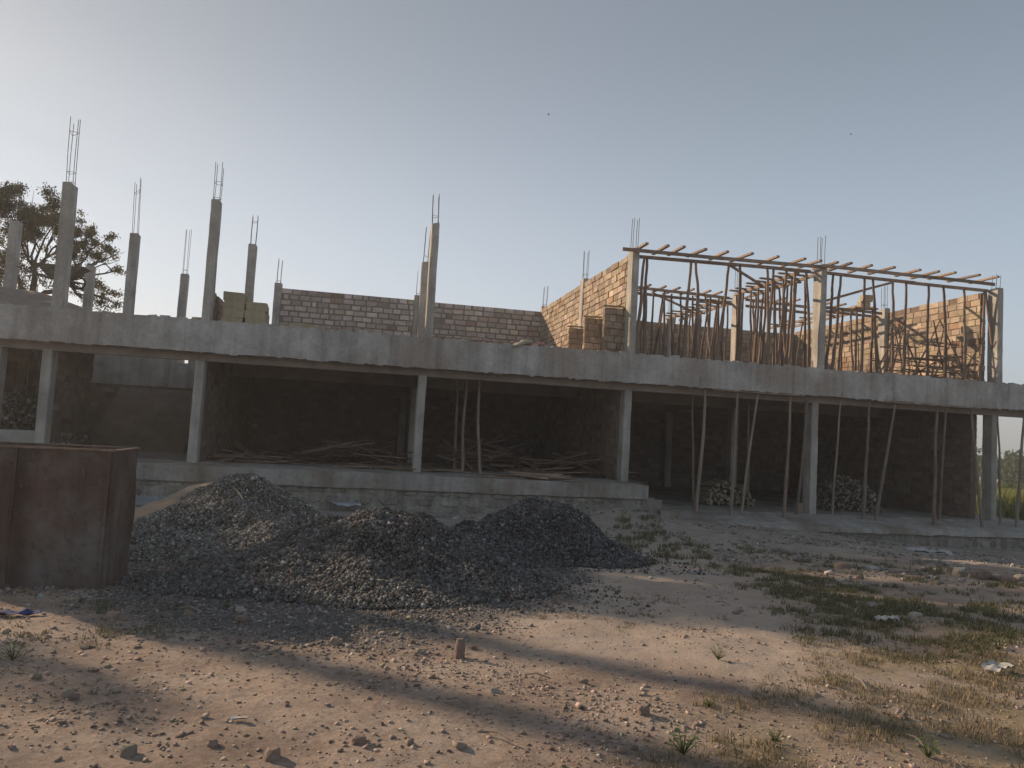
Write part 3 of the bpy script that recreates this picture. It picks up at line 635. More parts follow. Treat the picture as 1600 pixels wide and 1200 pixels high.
run(18.9, Y2+.3, Y3-.5, z2-.05, 5, 'c', 'beside the right brick wall', 3)
for k in range(9):
    x = 8.9+k*.52+rnd.uniform(-.2, .2); y = rnd.uniform(3.9, 4.9)
    pole((x+rnd.uniform(-.35, .35), y, ZS-.03), (x, Y2-.3, z2-.14), .042, wob=.06, label=ORD[k]+' slanting prop from the left leaning against the rear ledgers', group='slanting props inside the left formwork bay')
# diagonal braces
for i, (p, q, Y, lb) in enumerate((((1140, 414), (1192, 447), 1.0, 'diagonal brace board sloping down right behind the front ledgers'), ((1020, 458), (1083, 487), Y2+.6, 'diagonal brace board halfway back near the cross wall'), ((1290, 470), (1392, 442), 1.6, 'long diagonal brace rising right behind the right ledgers'))):
    a, b = onY(*p, Y), onY(*q, Y+1.2); board(a, b, .045, .08, lb, 'brace_board', 'brace')
# blocks on the formwork
for nm, (px, py), Y, lb in (('a', (1352, 480), 3.2, 0), ('b', (1415, 505), 6.5, 1)):
    p = onY(px, py, Y)
    if lb == 0:
        board((p.x-.5, p.y, p.z-.06), (p.x+.45, p.y, p.z-.04), .25, .05, 'plank carrying stacked blocks up in the right formwork bay', 'plank', 'plank')
        pole((p.x-.35, p.y, ZS-.03), (p.x-.35, p.y, p.z-.09), .045, label='left post holding up the plank with the blocks', group='posts under the block plank'); pole((p.x+.3, p.y, ZS-.03), (p.x+.3, p.y, p.z-.09), .045, label='right post holding up the plank with the blocks', group='posts under the block plank')
        for q, (dx, dz, w_) in enumerate(((-.12, 0, .4), (-.02, .24, .42))):
            mm_ = MB(); mm_.box((p.x+dx-w_/2+.07, p.y-.1, p.z-.03+dz), (p.x+dx+w_/2+.05, p.y+.12, p.z+.2+dz), jit=.012); tag(mm_.build('building_block', MT['block']), ['lower', 'upper'][q]+' block of the two stacked high on a plank in the right bay', 'block', 'blocks on the high plank')
# pole trestle by the right wall
def trestle(xc, yc, w_, h, label):
    t = empty('pole_trestle', (xc, yc, ZS-.03), label, 'trestle', 'pole trestles')
    def pl(a, b, nm, r=.03):
        m = MB(); a, b = Vector(a), Vector(b); m.tube([a, a.lerp(b, .5)+Vector((rnd.uniform(-.03, .03), 0, rnd.uniform(-.02, .02))), b], [r*1.1, r, r*.8], 7); m.build(nm, MT['pole'], t)
    z = ZS-.03
    for dy in (-.35, .35):
        pl((xc-w_/2, yc+dy*1.4, z), (xc+.12, yc+dy*.4, z+h+.12), 'leg'); pl((xc+w_/2, yc+dy*1.4, z), (xc-.12, yc+dy*.4, z+h+.1), 'leg')
    for f in (.22, .42, .66): 
        w2 = w_*(1-f)*.62+.22
        for dy in (-.4, .4): pl((xc-w2, yc+dy*(1.4-f), z+h*f), (xc+w2, yc+dy*(1.4-f), z+h*f+rnd.uniform(-.05, .05)), 'rung', .025)
    return t
trestle(19.25, 1.25, 1.5, 2.05, 'pole trestle of crossed sticks standing closest to the right wall')
trestle(19.0, 2.9, 1.5, 2.1, 'pole trestle of crossed sticks farther back in the right bay')
k = 0
for (a, b) in (((18.0, .9, 4.62), (20.05, 1.6, 4.75)), ((18.1, 1.0, 4.3), (20.0, 1.1, 4.33)), ((17.2, 1.8, 4.2), (18.5, 2.2, 5.5)), ((18.4, 1.9, 4.2), (20.0, 2.3, 5.0)), ((18.2, 1.6, 4.95), (20.1, 1.9, 5.0)), ((17.8, 1.2, 4.2), (18.3, 1.6, 5.8)), ((17.5, 2.6, 4.25), (19.9, 2.0, 4.5))):
    pole(a, b, .032, 'loose_pole', label=ORD[k]+' loose stick of the tangle around the trestles', cat='stick', group='loose sticks around the trestles'); k += 1

# ------------------------------------------------------------------ things on the upper slab
def heap_h(x, y, hs):
    z = 0
    for (cx, cy, h, r, p) in hs:
        dx, dy = x-cx, y-cy; d = math.hypot(dx, dy)/r
        if d < 1.3:
            a = math.atan2(dy, dx); d *= 1+.16*noise.noise((math.cos(a)*1.6+cx, math.sin(a)*1.6+cy, 2.5))
            q = h*(math.sqrt((1-d)**2+.004)+(1-d))/2*(1-.10*math.exp(-(d/.16)**2))
            if q > .004: z += q**7
    return z**(1/7) if z > 0 else 0
def mound(name, hs, zb_, x0, x1, y0, y1, st, mt, label, cat, bump=.02, kind='stuff', zfun=None):
    xs = np.arange(x0, x1+st, st); ys = np.arange(y0, y1+st, st); V = np.zeros((len(ys), len(xs), 3))
    for j, y in enumerate(ys):
        for i, x in enumerate(xs):
            h = heap_h(x, y, hs); base = zfun(x, y) if zfun else zb_
            h += (bump*noise.noise((x*2.3, y*2.3, 4))*3.4+bump*noise.noise((x*7, y*7, 4))*1.3)*min(1, h*4) if h > .01 else 0
            V[j, i] = (x, y, base-.06+h*1.0+.03*min(1, h*20))
    idx = np.arange(len(xs)*len(ys)).reshape(len(ys), len(xs))
    Fq = np.stack([idx[:-1, :-1], idx[:-1, 1:], idx[1:, 1:], idx[1:, :-1]], -1).reshape(-1, 4)
    return V.reshape(-1, 3), Fq
V, Fq = mound('s', [(-8.9, 2.6, .86, 2.2, 1), (-9.7, 2.6, .92, 2.3, 1), (-10.6, 2.4, .95, 2.3, 1), (-11.4, 2.6, .92, 2.3, 1), (-12.4, 2.8, .95, 2.4, 1)], ZS-.03, -14.6, -6.4, .3, 5.0, .09, None, '', '')
o = np_obj('sand_heap', V, Fq, MT['roofsand'], None, True, origin=(-10, 2.6, ZS)); tag(o, 'grey brown sand heap spread on the upper slab at the left', 'sand heap', kind='stuff')
# wheelbarrow on the sand
wb = onY(92, 448, 2.5); bx, by, bz = wb.x, 2.5, wb.z
t = empty('wheelbarrow', (bx, by, bz), 'dark steel wheelbarrow parked on the sand heap behind the tall left column', 'wheelbarrow')
m = MB(); a = [(-.56, -.3), (.7, -.3), (.7, .3), (-.56, .3)]; b2 = [(-.24, -.16), (.22, -.16), (.22, .16), (-.24, .16)]
m.add([(bx+x, by+y, bz+.58) for x, y in a]+[(bx+x, by+y, bz+.22) for x, y in b2]+[(bx+x*.95, by+y*.93, bz+.58) for x, y in a]+[(bx+x*.93, by+y*.9, bz+.245) for x, y in b2],
      [(i, (i+1) % 4, 4+(i+1) % 4, 4+i) for i in range(4)]+[(4, 5, 6, 7)]+[(8+i, 12+i, 12+(i+1) % 4, 8+(i+1) % 4) for i in range(4)]+[(15, 14, 13, 12)]+[(i, 8+i, 8+(i+1) % 4, (i+1) % 4) for i in range(4)]); m.build('tray', MT['barrow'], t)
m = MB(); m.tube([(bx+.5+.17*math.cos(q*math.pi/8), by, bz+.15+.17*math.sin(q*math.pi/8)) for q in range(17)], .03, 6, cap=False); w_ = m.build('wheel', MT['rubber'], t)
for s in (-1, 1):
    m = MB(); m.tube([(bx-1.0, by+s*.28, bz+.42), (bx-.3, by+s*.22, bz+.24), (bx+.5, by+s*.06, bz+.16)], .018, 6); m.build('handle', MT['barrow'], t)
    m = MB(); m.tube([(bx-.25, by+s*.2, bz+.25), (bx-.35, by+s*.22, bz-.04), (bx-.1, by+s*.2, bz-.04), (bx-.05, by+s*.18, bz+.22)], .015, 6); m.build('leg', MT['barrow'], t)
# stacked sand blocks beside the second column
names = []
def blk(x, y, z, w_, d, h, label, rz=0):
    m = MB(); m.box((x-w_/2, y-d/2, z), (x+w_/2, y+d/2, z+h), jit=.008, tint=tuple([rnd.uniform(.88, 1.08)]*3)); tag(m.build('building_block', MT['block']), label, 'block', 'blocks stacked on the slab edge')
bx = onY(385, 470, .75).x
cols_ = [('left', -.29), ('right', .29)]
for lab, dx in cols_:
    nrow = 4 if lab == 'left' else 3
    for r in range(nrow):
        lv = ['lowest', 'second', 'third', 'topmost'][r] if nrow == 4 else ['lowest', 'second', 'topmost'][r]
        blk(bx+dx+rnd.uniform(-.02, .02), .75, ZS-.03+.232*r, .53, .42, .226, lv+' front block of the '+lab+' column of the tan block stack')
        blk(bx+dx+rnd.uniform(-.02, .02), 1.2, ZS-.03+.232*r, .53, .42, .226, lv+' rear block of the '+lab+' column of the tan block stack')
k = 0
for px, py in ((307, 496), (316, 497), (452, 512), (464, 512), (480, 515), (500, 517), (566, 519), (575, 518), (487, 512)):
    p = onY(px, py, .45); s = rnd.uniform(.1, .2); m = MB(); m.box((p.x-s, .36, ZS-.03), (p.x+s, .36+s*1.4, ZS+.02+rnd.uniform(.04, .14)), jit=.03)
    tag(m.build('broken_block', MT['block']), ORD[k]+' broken block lump from the left lying on the slab edge', 'block', 'broken block lumps on the slab edge'); k += 1
# planks lying near the slab edge
for i, (p, q, Y) in enumerate((((640, 520), (735, 524), .5), ((672, 524), (860, 538), .35), ((860, 541), (975, 549), .35), ((480, 512), (560, 518), .6))):
    a, b = onY(*p, Y), onY(*q, Y); a.z = b.z = ZS+.03+.05*i % .09; board(a, b, .14, .04, ORD[i]+' plank from the left lying along the slab edge' if i < 3 else 'thin plank lying behind the broken block lumps', 'plank', 'plank', 'planks along the slab edge')
# limp cement sack and pink rag hanging on the edge
def lump(name, pts, r, mt, label, cat, flat=.45, origin=None, seed=0):
    bm_v = []; fs = []; nu, nv = 18, 10; L = len(pts)-1
    m = MB(); P = [Vector(p) for p in pts]; b0 = 0
    for i in range(nu+1):
        t = i/nu*L; k_ = min(int(t), L-1); c = P[k_].lerp(P[k_+1], t-k_); d = (P[min(k_+1, L)]-P[max(k_, 0)]).normalized(); s = d.cross(Vector((0, 0, 1))).normalized()
        rr = r*(math.sin(math.pi*(.06+.88*i/nu))**.5)
        for j in range(nv):
            a = 2*math.pi*j/nv; q = c+s*math.cos(a)*rr+Vector((0, 0, 1))*math.sin(a)*rr*flat
            q += Vector((noise.noise(q*6+Vector((seed, 0, 0))), noise.noise(q*6+Vector((seed, 9, 0))), noise.noise(q*6+Vector((seed, 0, 9)))))*r*.35
            m.v.append(tuple(q)); m.t.append((1, 1, 1))
    for i in range(nu):
        for j in range(nv): m.f.append((i*nv+j, i*nv+(j+1) % nv, (i+1)*nv+(j+1) % nv, (i+1)*nv+j)); m.mi.append(0)
    m.f.append(tuple(range(nv-1, -1, -1))); m.mi.append(0); m.f.append(tuple(nu*nv+j for j in range(nv))); m.mi.append(0)
    return tag(m.build(name, mt, smooth=True), label, cat)
a, b, c_ = onY(800, 541, .0), onY(818, 535, .12), onY(832, 534, .25)
lump('cement_sack', [a+Vector((0, -.02, 0)), b, c_], .16, MT['sack'], 'empty cement sack draped over the slab edge', 'sack', .4)
a, b = onY(828, 538, .1), onY(850, 537, .1); lump('rag', [a, b], .06, MT['pink'], 'small pinkish rag beside the cement sack on the slab edge', 'rag', .7)

# ------------------------------------------------------------------ timber offcuts and stones on the ground floor
base_planks = []
for i in range(4):
    m = MB(); L = (1.6, 1.1, .8, 2.1)[i]; m.bar((-L/2, 0, 0), (L/2, 0, 0), (.1, .14, .08, .12)[i], (.03, .025, .05, .02)[i]); base_planks.append(m.v)
protos = {}
def offcut(kind, loc, rz, ry, label, group, mt='offcut'):
    if (kind, mt) not in protos:
        m = MB(); L = (1.6, 1.1, .8, 2.1)[kind]; m.bar((-L/2, 0, 0), (L/2, 0, 0), (.1, .14, .08, .12)[kind], (.03, .025, .05, .02)[kind]); o = m.build('timber_offcut', MT[mt], origin=(0, 0, 0)); protos[(kind, mt)] = o
    else: o = protos[(kind, mt)].copy(); C.objects.link(o)
    o.location = loc; o.rotation_euler = (rnd.uniform(-.3, .3), ry, rz); tag(o, label, 'offcut', group); return o
def pile(px0, px1, y0, y1, h, n_, label, group, z=ZA, mt='offcut', maxtilt=.25):
    for i in range(n_):
        Y = rnd.uniform(y0, y1); px = rnd.gauss((px0+px1)/2, (px1-px0)/4.2); px = min(px1, max(px0, px)); p = onY(px, 740, Y); e = 1-abs((px-(px0+px1)/2)/((px1-px0)/2+1e-6))
        offcut(rnd.randrange(4), (p.x, Y, z+.03+rnd.uniform(0, 1)*h*e), rnd.gauss(0, .34), rnd.gauss(0, maxtilt), label, group, mt)
pile(325, 440, 1.0, 2.5, .22, 20, 'timber offcut in the flat pile just right of the stair bay column', 'offcuts right of the stair bay')
pile(440, 640, 2.2, 5.0, .75, 44, 'timber offcut in the tangled heap left of the second column', 'offcuts left of the second column', maxtilt=.2)
pile(560, 700, .75, 1.3, .10, 14, 'reddish plank in the low stack around the foot of the second column', 'reddish planks by the second column', mt='board', maxtilt=.03)
pile(675, 830, 2.4, 5.0, .95, 46, 'timber offcut in the tangled heap behind the three props', 'offcuts behind the three props', maxtilt=.26)
pile(810, 975, 1.4, 4.0, .8, 40, 'timber offcut in the heap beside the step wall', 'offcuts beside the step wall', maxtilt=.2)
pile(790, 885, -.75, -.1, .12, 16, 'reddish plank in the small stack at the floor edge', 'reddish planks at the floor edge', mt='board', maxtilt=.04)
def stone_pile(name, px, Y, w_, d, h, z, base, label, n_=420, size=.07, matx='stone', cyl=False):
    c = onY(px, 760, Y); P = []
    for _ in range(n_):
        x, y = rnd.uniform(-1, 1), rnd.uniform(-1, 1); e = max(0, 1-max(abs(x), abs(y)*.9)**2.2); P.append((c.x+x*w_, Y+y*d, z+.03+rnd.uniform(.0, 1)**.6*h*e))
    P = np.array(P); V, Fq = stones(P, nrng.uniform(size*.6, size*1.2, n_), .7)
    return tag(np_obj(name, V, Fq, MT[matx], stone_tint(n_, base, .35), origin=(c.x, Y, z)), label, 'stone pile' if 'stone' in name or 'rubble' in name else 'log stack', kind='stuff')
stone_pile('rubble_pile', 15, 2.4, 1.7, 1.4, 1.75, ZA, (.2, .19, .165), 'pile of grey rubble stones inside the leftmost bay', 1500)
stone_pile('stone_pile', 1318, 2.4, .95, .9, 1.15, ZB, (.26, .22, .18), 'pile of pale stones inside right of the middle column', 600, .06)
# log stack: many short logs with their pale cut ends to the viewer
c = onY(1132, 780, 2.4); m = MB()
for _ in range(150):
    x = rnd.uniform(-.85, .85); e = 1-(abs(x)/.9)**3; z = ZB+.05+rnd.uniform(0, 1)*.72*e; r = rnd.uniform(.03, .06); k = rnd.uniform(.7, 1.2)
    m.tube([(c.x+x, 2.0+rnd.uniform(-.1, .2), z), (c.x+x+rnd.uniform(-.15, .15), 2.9, z+rnd.uniform(-.05, .05))], r, 7, tint=(.36*k, .29*k, .2*k))
tag(m.build('log_stack', MT['stone']), 'stack of short logs with pale cut ends between the props', 'log stack', kind='stuff')
m = MB(); p = onY(1252, 805, .75); m.box((p.x-.12, .7, ZB), (p.x+.1, .95, ZB+.28), jit=.02); tag(m.build('building_block', MT['block']), 'single upright block beside the middle ground column', 'block')

# ------------------------------------------------------------------ rusty tank in the foreground
zt_ = 1.235
a, b, c9 = onZ(-60, 694, zt_), onZ(181, 704.5, zt_), onZ(216, 700.5, zt_); d = (b-a).normalized(); back = Vector((c9.x-b.x, c9.y-b.y, 0))
a0, b0 = Vector((a.x, a.y, 0)), Vector((b.x, b.y, 0)); d0 = d
t = empty('steel_tank', ((a0+b0)/2+back/2), 'rusty brown open topped steel box tank beside the gravel', 'tank')
m = MB(); inn = .02; L = (b0-a0).length
def face_grid(m, o_, u, v, nu, nv, amp, nrm):
    b_ = len(m.v)
    for j in range(nv+1):
        for i in range(nu+1):
            p = o_+u*(i/nu)+v*(j/nv); e = math.sin(math.pi*i/nu)*math.sin(math.pi*j/nv)
            p = p+nrm*(amp*noise.noise(p*1.7)*min(1, e*3)); m.v.append(tuple(p)); m.t.append((1, 1, 1))
    for j in range(nv):
        for i in range(nu): q = b_+j*(nu+1)+i; m.f.append((q, q+1, q+nu+2, q+nu+1)); m.mi.append(0)
H = Vector((0, 0, zt_+.25)); zz = Vector((0, 0, -.25)); ov = d*.07
for o1, u in ((a0+zz, (b0-a0)), (b0+zz, back), (b0+back+zz, a0-b0), (a0+back+zz, -back)):
    nn = Vector((u.y, -u.x, 0)).normalized(); face_grid(m, o1, u, H, 24, 16, .10, nn)
    face_grid(m, o1-nn*.02, u, H, 1, 1, 0, nn)
m.build('shell', MT['tank'], t, smooth=True)
m = MB()
for p, q in ((a0, b0), (b0, b0+back), (b0+back, a0+back), (a0+back, a0)): m.bar(p+Vector((0, 0, zt_)), q+Vector((0, 0, zt_)), .035, .02)
m.build('rim', MT['tankrim'], t)
nrm = -Vector((-d.y, d.x, 0))
for s in (.35, .965):
    m = MB(); p = a0+(b0-a0)*s+nrm*.012; m.bar(p+Vector((0, 0, -.05)), p+Vector((0, 0, zt_-.015)), .03, .025, up=tuple(nrm)); m.build('seam', MT['tank'], t)

# ------------------------------------------------------------------ gravel heaps
def gheap(name, hs, box_, nst, size, base, label, st=.06, pebbles=True):
    x0, x1, y0, y1 = box_
    V, Fq = mound(name, hs, 0, x0, x1, y0, y1, st, None, '', '', .03, zfun=gbase)
    keep = np.array([heap_h(v[0], v[1], hs) for v in V]); V[:, 2] -= (keep < .01)*.08
    P = []
    while len(P) < nst:
        x, y = rnd.uniform(x0, x1), rnd.uniform(y0, y1); h = heap_h(x, y, hs)
        if h < .015 and rnd.random() > .06: continue
        P.append((x, y, gnd(x, y) + h + (.03*noise.noise((x*2.3, y*2.3, 4))*3.4+.03*noise.noise((x*7, y*7, 4))*1.3)*min(1, h*4)+rnd.uniform(-.012, .012)-(.0 if h > .03 else 0)))
    P = np.array(P); SV, SF = stones(P, np.minimum(np.exp(nrng.normal(math.log(size*.93), .5, nst)), size*3.2), .65, math.pi)
    tint = stone_tint(nst, base, .42)
    me_v = np.concatenate([V, SV]); me_f = np.concatenate([Fq, SF+len(V)]); T = np.concatenate([np.tile(np.array(base)*.45, (len(V), 1)), tint])
    cx, cy = (x0+x1)/2, (y0+y1)/2
    return tag(np_obj(name, me_v, me_f, MT['stone'], T, origin=(cx, cy, gbase(cx, cy))), label, 'gravel heap', 'gravel heaps in front of the building', 'stuff')
def at_depth(px, py, Z):
    d_ = ray(px, py); return CAM + d_*Z
h1 = at_depth(378, 738, 13.2); h2 = at_depth(620, 800, 9.3); h3 = at_depth(848, 778, 12.3)
hf = at_depth(535, 806, 10.0)
g1z, g2z, g3z = h1.z-gbase(h1.x, h1.y)+.08, h2.z-gbase(h2.x, h2.y)+.06, h3.z-gbase(h3.x, h3.y)+.05
tk0, tk1 = onG(225, 862), onG(360, 850)
gheap('gravel_heap', [(h1.x, h1.y, g1z+.05, 1.75, 1), (h1.x+.9, h1.y-1.2, .42, 1.6, 1), (tk0.x, tk0.y, .30, 1.1, 1), (tk1.x, tk1.y, .16, 1.5, 1)], (h1.x-2.3, h1.x+3.0, h1.y-6.2, h1.y+1.9), 60000, .0125, (.215, .205, .188), 'pale dusty gravel heap at the left, highest of the three')
gheap('gravel_heap', [(h2.x-.12, h2.y, g2z+.03, 1.5, 1), (h2.x+.25, h2.y-.1, g2z-.06, 1.4, 1), (h2.x+.5, h2.y-.45, .40, 1.45, 1), (h2.x-.9, h2.y-.3, .36, 1.8, 1), (hf.x, hf.y, hf.z-gbase(hf.x, hf.y)+.04, 1.45, 1), (h2.x-.35, h2.y-.8, .3, 1.5, 1)], (h2.x-2.8, h2.x+2.5, h2.y-2.3, h2.y+1.9), 62000, .0120, (.13, .127, .123), 'dark crushed stone heap in the middle, nearest to the viewer')
gheap('gravel_heap', [(h3.x-.1, h3.y, g3z+.03, 1.5, 1), (h3.x+.15, h3.y-.15, g3z-.06, 1.35, 1), (h3.x-1.0, h3.y-.2, .5, 1.6, 1), (h3.x+.5, h3.y-.4, .38, 1.15, 1)], (h3.x-2.6, h3.x+2.1, h3.y-2.1, h3.y+1.8), 44000, .0125, (.118, .117, .117), 'dark bluish gravel heap farther back, just left of the step')
# sand heap leaning on the left gravel heap
s1 = at_depth(352, 741, 13.9)
V, Fq = mound('s', [(s1.x, s1.y, s1.z-gbase(s1.x, s1.y)+.05, 1.9, 1), (s1.x-.8, s1.y-.3, .55, 1.4, 1)], 0, s1.x-2.6, s1.x+2, s1.y-2, s1.y+2, .07, None, '', '', zfun=gbase)
tag(np_obj('sand_heap', V, Fq, MT['sand'], None, True, origin=(s1.x, s1.y, 0)), 'light brown sand heap behind and left of the pale gravel heap', 'sand heap', kind='stuff')
# loose gravel spread between the heaps and the tank, and pebbles over the soil
def scatter(name, n_, dens, size, base, label, flat=.55, lift=.0, tilt=.5, var=.35, rng=(-9, 10, -19.6, -8)):
    P = []; tries = 0
    while len(P) < n_ and tries < n_*30:
        tries += 1; x, y = rnd.uniform(rng[0], rng[1]), rnd.uniform(rng[2], rng[3])
        if rnd.random() < dens(x, y): P.append((x, y, gnd(x, y)+lift))
    P = np.array(P); n_ = len(P); S = np.exp(nrng.normal(math.log(size), .45, n_)); P[:, 2] += S*.15; V, Fq = stones(P, S, flat, tilt)
    return tag(np_obj(name, V, Fq, MT['stone'], stone_tint(n_, base, var, .05), origin=(0, -14, 0)), label, 'gravel', kind='stuff')
scatter('gravel', 42000, lambda x, y: sstep(-.5, .5, pdist(x, y, GRAVP)+.35*noise.noise((x*1.5, y*1.5, 2))), .0105, (.17, .162, .155), 'grey gravel spread thinly over the soil around the heaps', rng=(-7, 4, -17, -7))
scatter('pebbles', 27000, lambda x, y: (.18+.82*sstep(-.1, .45, noise.noise((x*1.1, y*1.1, 11))))*(1-.8*sstep(-.2, .2, pdist(x, y, PATH))), .0075, (.31, .24, .195), 'small brown pebbles and clods strewn over the bare foreground soil', rng=(-5, 6, -19.3, -12))
scatter('rubble', 7000, lambda x, y: sstep(-.2, .5, noise.noise((x*.8, y*.8, 21)))*(1-.9*sstep(-.2, .1, pdist(x, y, PATH))), .022, (.27, .245, .215), 'scattered rubble crumbs on the ground below the floors', rng=(2, 20, -12, -1.5))
scatter('clods', 500, lambda x, y: (1-.9*sstep(-.2, .2, pdist(x, y, PATH)))*(.3+.7*sstep(0, .4, noise.noise((x*.9, y*.9, 31)))), .015, (.32, .25, .20), 'larger earth clods and chips scattered in the foreground', rng=(-5, 5, -19, -13))
rnd.seed(99)
# single rocks
def rock(px, py, s, mt, label, up=1., cat='rock', group=None, flat=.7, name='rock'):
    p = onG(px, py); m = MB(); import bmesh
    bm = bmesh.new(); bmesh.ops.create_icosphere(bm, subdivisions=2, radius=1); sd_ = rnd.uniform(0, 99); ax = (rnd.uniform(.8, 1.2), rnd.uniform(.7, 1), flat*up)
    vs = []
    for v in bm.verts:
        q = v.co.copy(); q *= 1+.5*noise.noise(q*1.1+Vector((sd_, 0, 0)))+.15*noise.noise(q*3+Vector((sd_, 0, 0))); q = Vector((max(-.85, min(.85, q.x)), max(-.85, min(.85, q.y)), max(-.7, min(.8, q.z)))); vs.append((p.x+q.x*s*ax[0], p.y+q.y*s*ax[1], p.z+s*ax[2]*.45+q.z*s*ax[2]))
    m.add(vs, [tuple(v.index for v in f.verts) for f in bm.faces]); bm.free()
    return tag(m.build(name, MT[mt]), label, cat, group)
rock(718, 1024, .05, 'rock_red', 'upright reddish stone shard standing in the sunlit soil', 3.2)
rock(285, 908, .045, 'rock', 'pale oval stone at the left end of the spread gravel')
rock(376, 957, .05, 'rock', 'pale stone on top of the pair at the gravel front edge'); rock(376, 972, .055, 'rock_red', 'brown stone below the pale one at the gravel front edge')
rock(174, 966, .07, 'rock_red', 'squarish brown stone left in the shaded weeds', .9)
rock(105, 1088, .035, 'rock', 'bright pale stone at the lower left in sunlight', 1.4); rock(116, 1090, .03, 'rock_red', 'small tan stone right of the bright pale stone')
rock(1316, 890, .13, 'rock_red', 'reddish block shaped rock left of the flat red slab', .9); rock(1402, 895, .15, 'rock_red', 'flat reddish slab rock in the middle of the right side', .4)
for i, (px, py, s) in enumerate(((1500, 902, .13), (1532, 907, .16), (1556, 908, .1), (1574, 911, .14), (1598, 908, .13))): rock(px, py, s, 'rock_red' if i % 2 else 'rock', ORD[i]+' boulder from the left in the row at the right edge', group='row of boulders at the right edge')
for i, (px, py) in enumerate(((1300, 918), (1456, 925), (1362, 950), (1430, 962), (1265, 885))): rock(px, py, .09, 'rock', ORD[i]+' small pale rock among the weeds on the right', .6, group='small pale rocks on the right')
for i, (px, py, s) in enumerate(((655, 1018, .035), (740, 1011, .03), (525, 1005, .05), (772, 1086, .03), (560, 1170, .04), (1005, 1120, .05), (200, 1180, .05), (330, 1170, .03), (425, 1190, .05))): rock(px, py, s, 'rock_red' if i % 3 else 'rock', ['small rock left of the upright red shard', 'tiny rock right of the upright red shard', 'grey rock on the shaded gravel fringe', 'small dark rock in the middle shadow band', 'dark rock near the bottom edge left of centre', 'brown clod like rock inside the central shadow band', 'rock near the bottom left edge', 'pale rock near the bottom edge', 'dark rock right of the pale one at the bottom edge'][i], 1.1)
# litter
def sheet(px, py, w_, d_, mt, label, name, cat, rz=0, lift=.02, crump=.03, z=None):
    p = onG(px, py); m = MB(); nu, nv = 12, 7; zo = p.z if z is None else z
    for j in range(nv+1):
        for i in range(nu+1):
            u, v = (i/nu-.5)*w_, (j/nv-.5)*d_; u2 = u*(1-.25*abs(v/d_)); x = p.x+u2*math.cos(rz)-v*math.sin(rz); y = p.y+u2*math.sin(rz)+v*math.cos(rz)
            zv = lift+crump*(noise.noise((u*4/max(w_, .3), v*5/max(d_, .3), px))+.6); m.v.append((x, y, zo+zv)); m.t.append((1, 1, 1))
    K = (nu+1)*(nv+1)
    for q in list(m.v): m.v.append((q[0], q[1], q[2]-.006)); m.t.append((1, 1, 1))
    for j in range(nv):
        for i in range(nu): q = j*(nu+1)+i; m.f.append((q, q+1, q+nu+2, q+nu+1)); m.f.append((K+q, K+q+nu+1, K+q+nu+2, K+q+1)); m.mi += [0, 0]
    return tag(m.build(name, MT[mt], smooth=True), label, cat)
sheet(1452, 864, 1.0, .5, 'white', 'crumpled white plastic sheet lying before the right foundation', 'plastic_sheet', 'plastic sheet', -.25, .03, .1)
sheet(30, 962, .33, .1, 'blue', 'dark blue rag lying at the left edge', 'rag', 'rag', .05, .01, .04)
sheet(1558, 1046, .22, .14, 'white', 'crumpled clear white wrapper in the dry grass on the right', 'wrapper', 'litter', .3, .02, .05)
sheet(133, 935, .09, .05, 'white', 'white paper scrap on shaded soil near the tank', 'paper_scrap', 'litter', 0, .01, .02)
sheet(680, 935, .07, .04, 'white', 'white scrap on the front foot of the middle gravel heap', 'paper_scrap', 'litter', .4, .02, .02)
sheet(372, 1132, .1, .03, 'white', 'long pale paper scrap at the bottom left in sun', 'paper_scrap', 'litter', -.3, .01, .02)
sheet(1500, 893, .25, .15, 'white', 'white scrap beside the boulders on the right', 'plastic_scrap', 'litter', .2, .02, .06)
sheet(1385, 975, .25, .12, 'white', 'pale scrap among the green weeds on the right', 'plastic_scrap', 'litter', .2, .02, .05)
# corrugated sheets lying behind the tank
def corrug(px, py, L, W, rz, tilt, label):
    p = onG(px, py); m = MB(); nu = 40; 
    for s in (0, 1):
        for i in range(nu+1):
            u = (i/nu-.5)*W; z = .018*math.sin(i*math.pi/2.5); v = (s-.5)*L
            x, y = u*math.cos(rz)-v*math.sin(rz), u*math.sin(rz)+v*math.cos(rz); m.v.append((p.x+x, p.y+y, p.z+.12+z+v*tilt)); m.t.append((1, 1, 1))
    for q in list(m.v): m.v.append((q[0], q[1], q[2]-.004)); m.t.append((1, 1, 1))
    for i in range(nu): m.f.append((i, i+1, nu+2+i, nu+1+i)); m.f.append((2*nu+2+i, 3*nu+3+i, 3*nu+4+i, 2*nu+3+i)); m.mi += [0, 0]
    tag(m.build('corrugated_sheet', MT['tin'], smooth=True), label, 'roofing sheet', 'corrugated sheets behind the tank')
corrug(258, 772, 1.1, 1.3, .5, .12, 'bluish corrugated sheet at the foot of the floor edge'); corrug(232, 790, .8, .7, .1, .2, 'small corrugated sheet close behind the tank')
sheet(240, 776, 1.0, .5, 'white', 'bent pale board lying over the corrugated sheets', 'bent_board', 'board', .5, .2, .08)
sheet(540, 797, .8, .35, 'tin', 'crumpled bluish metal sheet at the foot of the stone foundation', 'metal_sheet', 'metal sheet', .1, .12, .12)
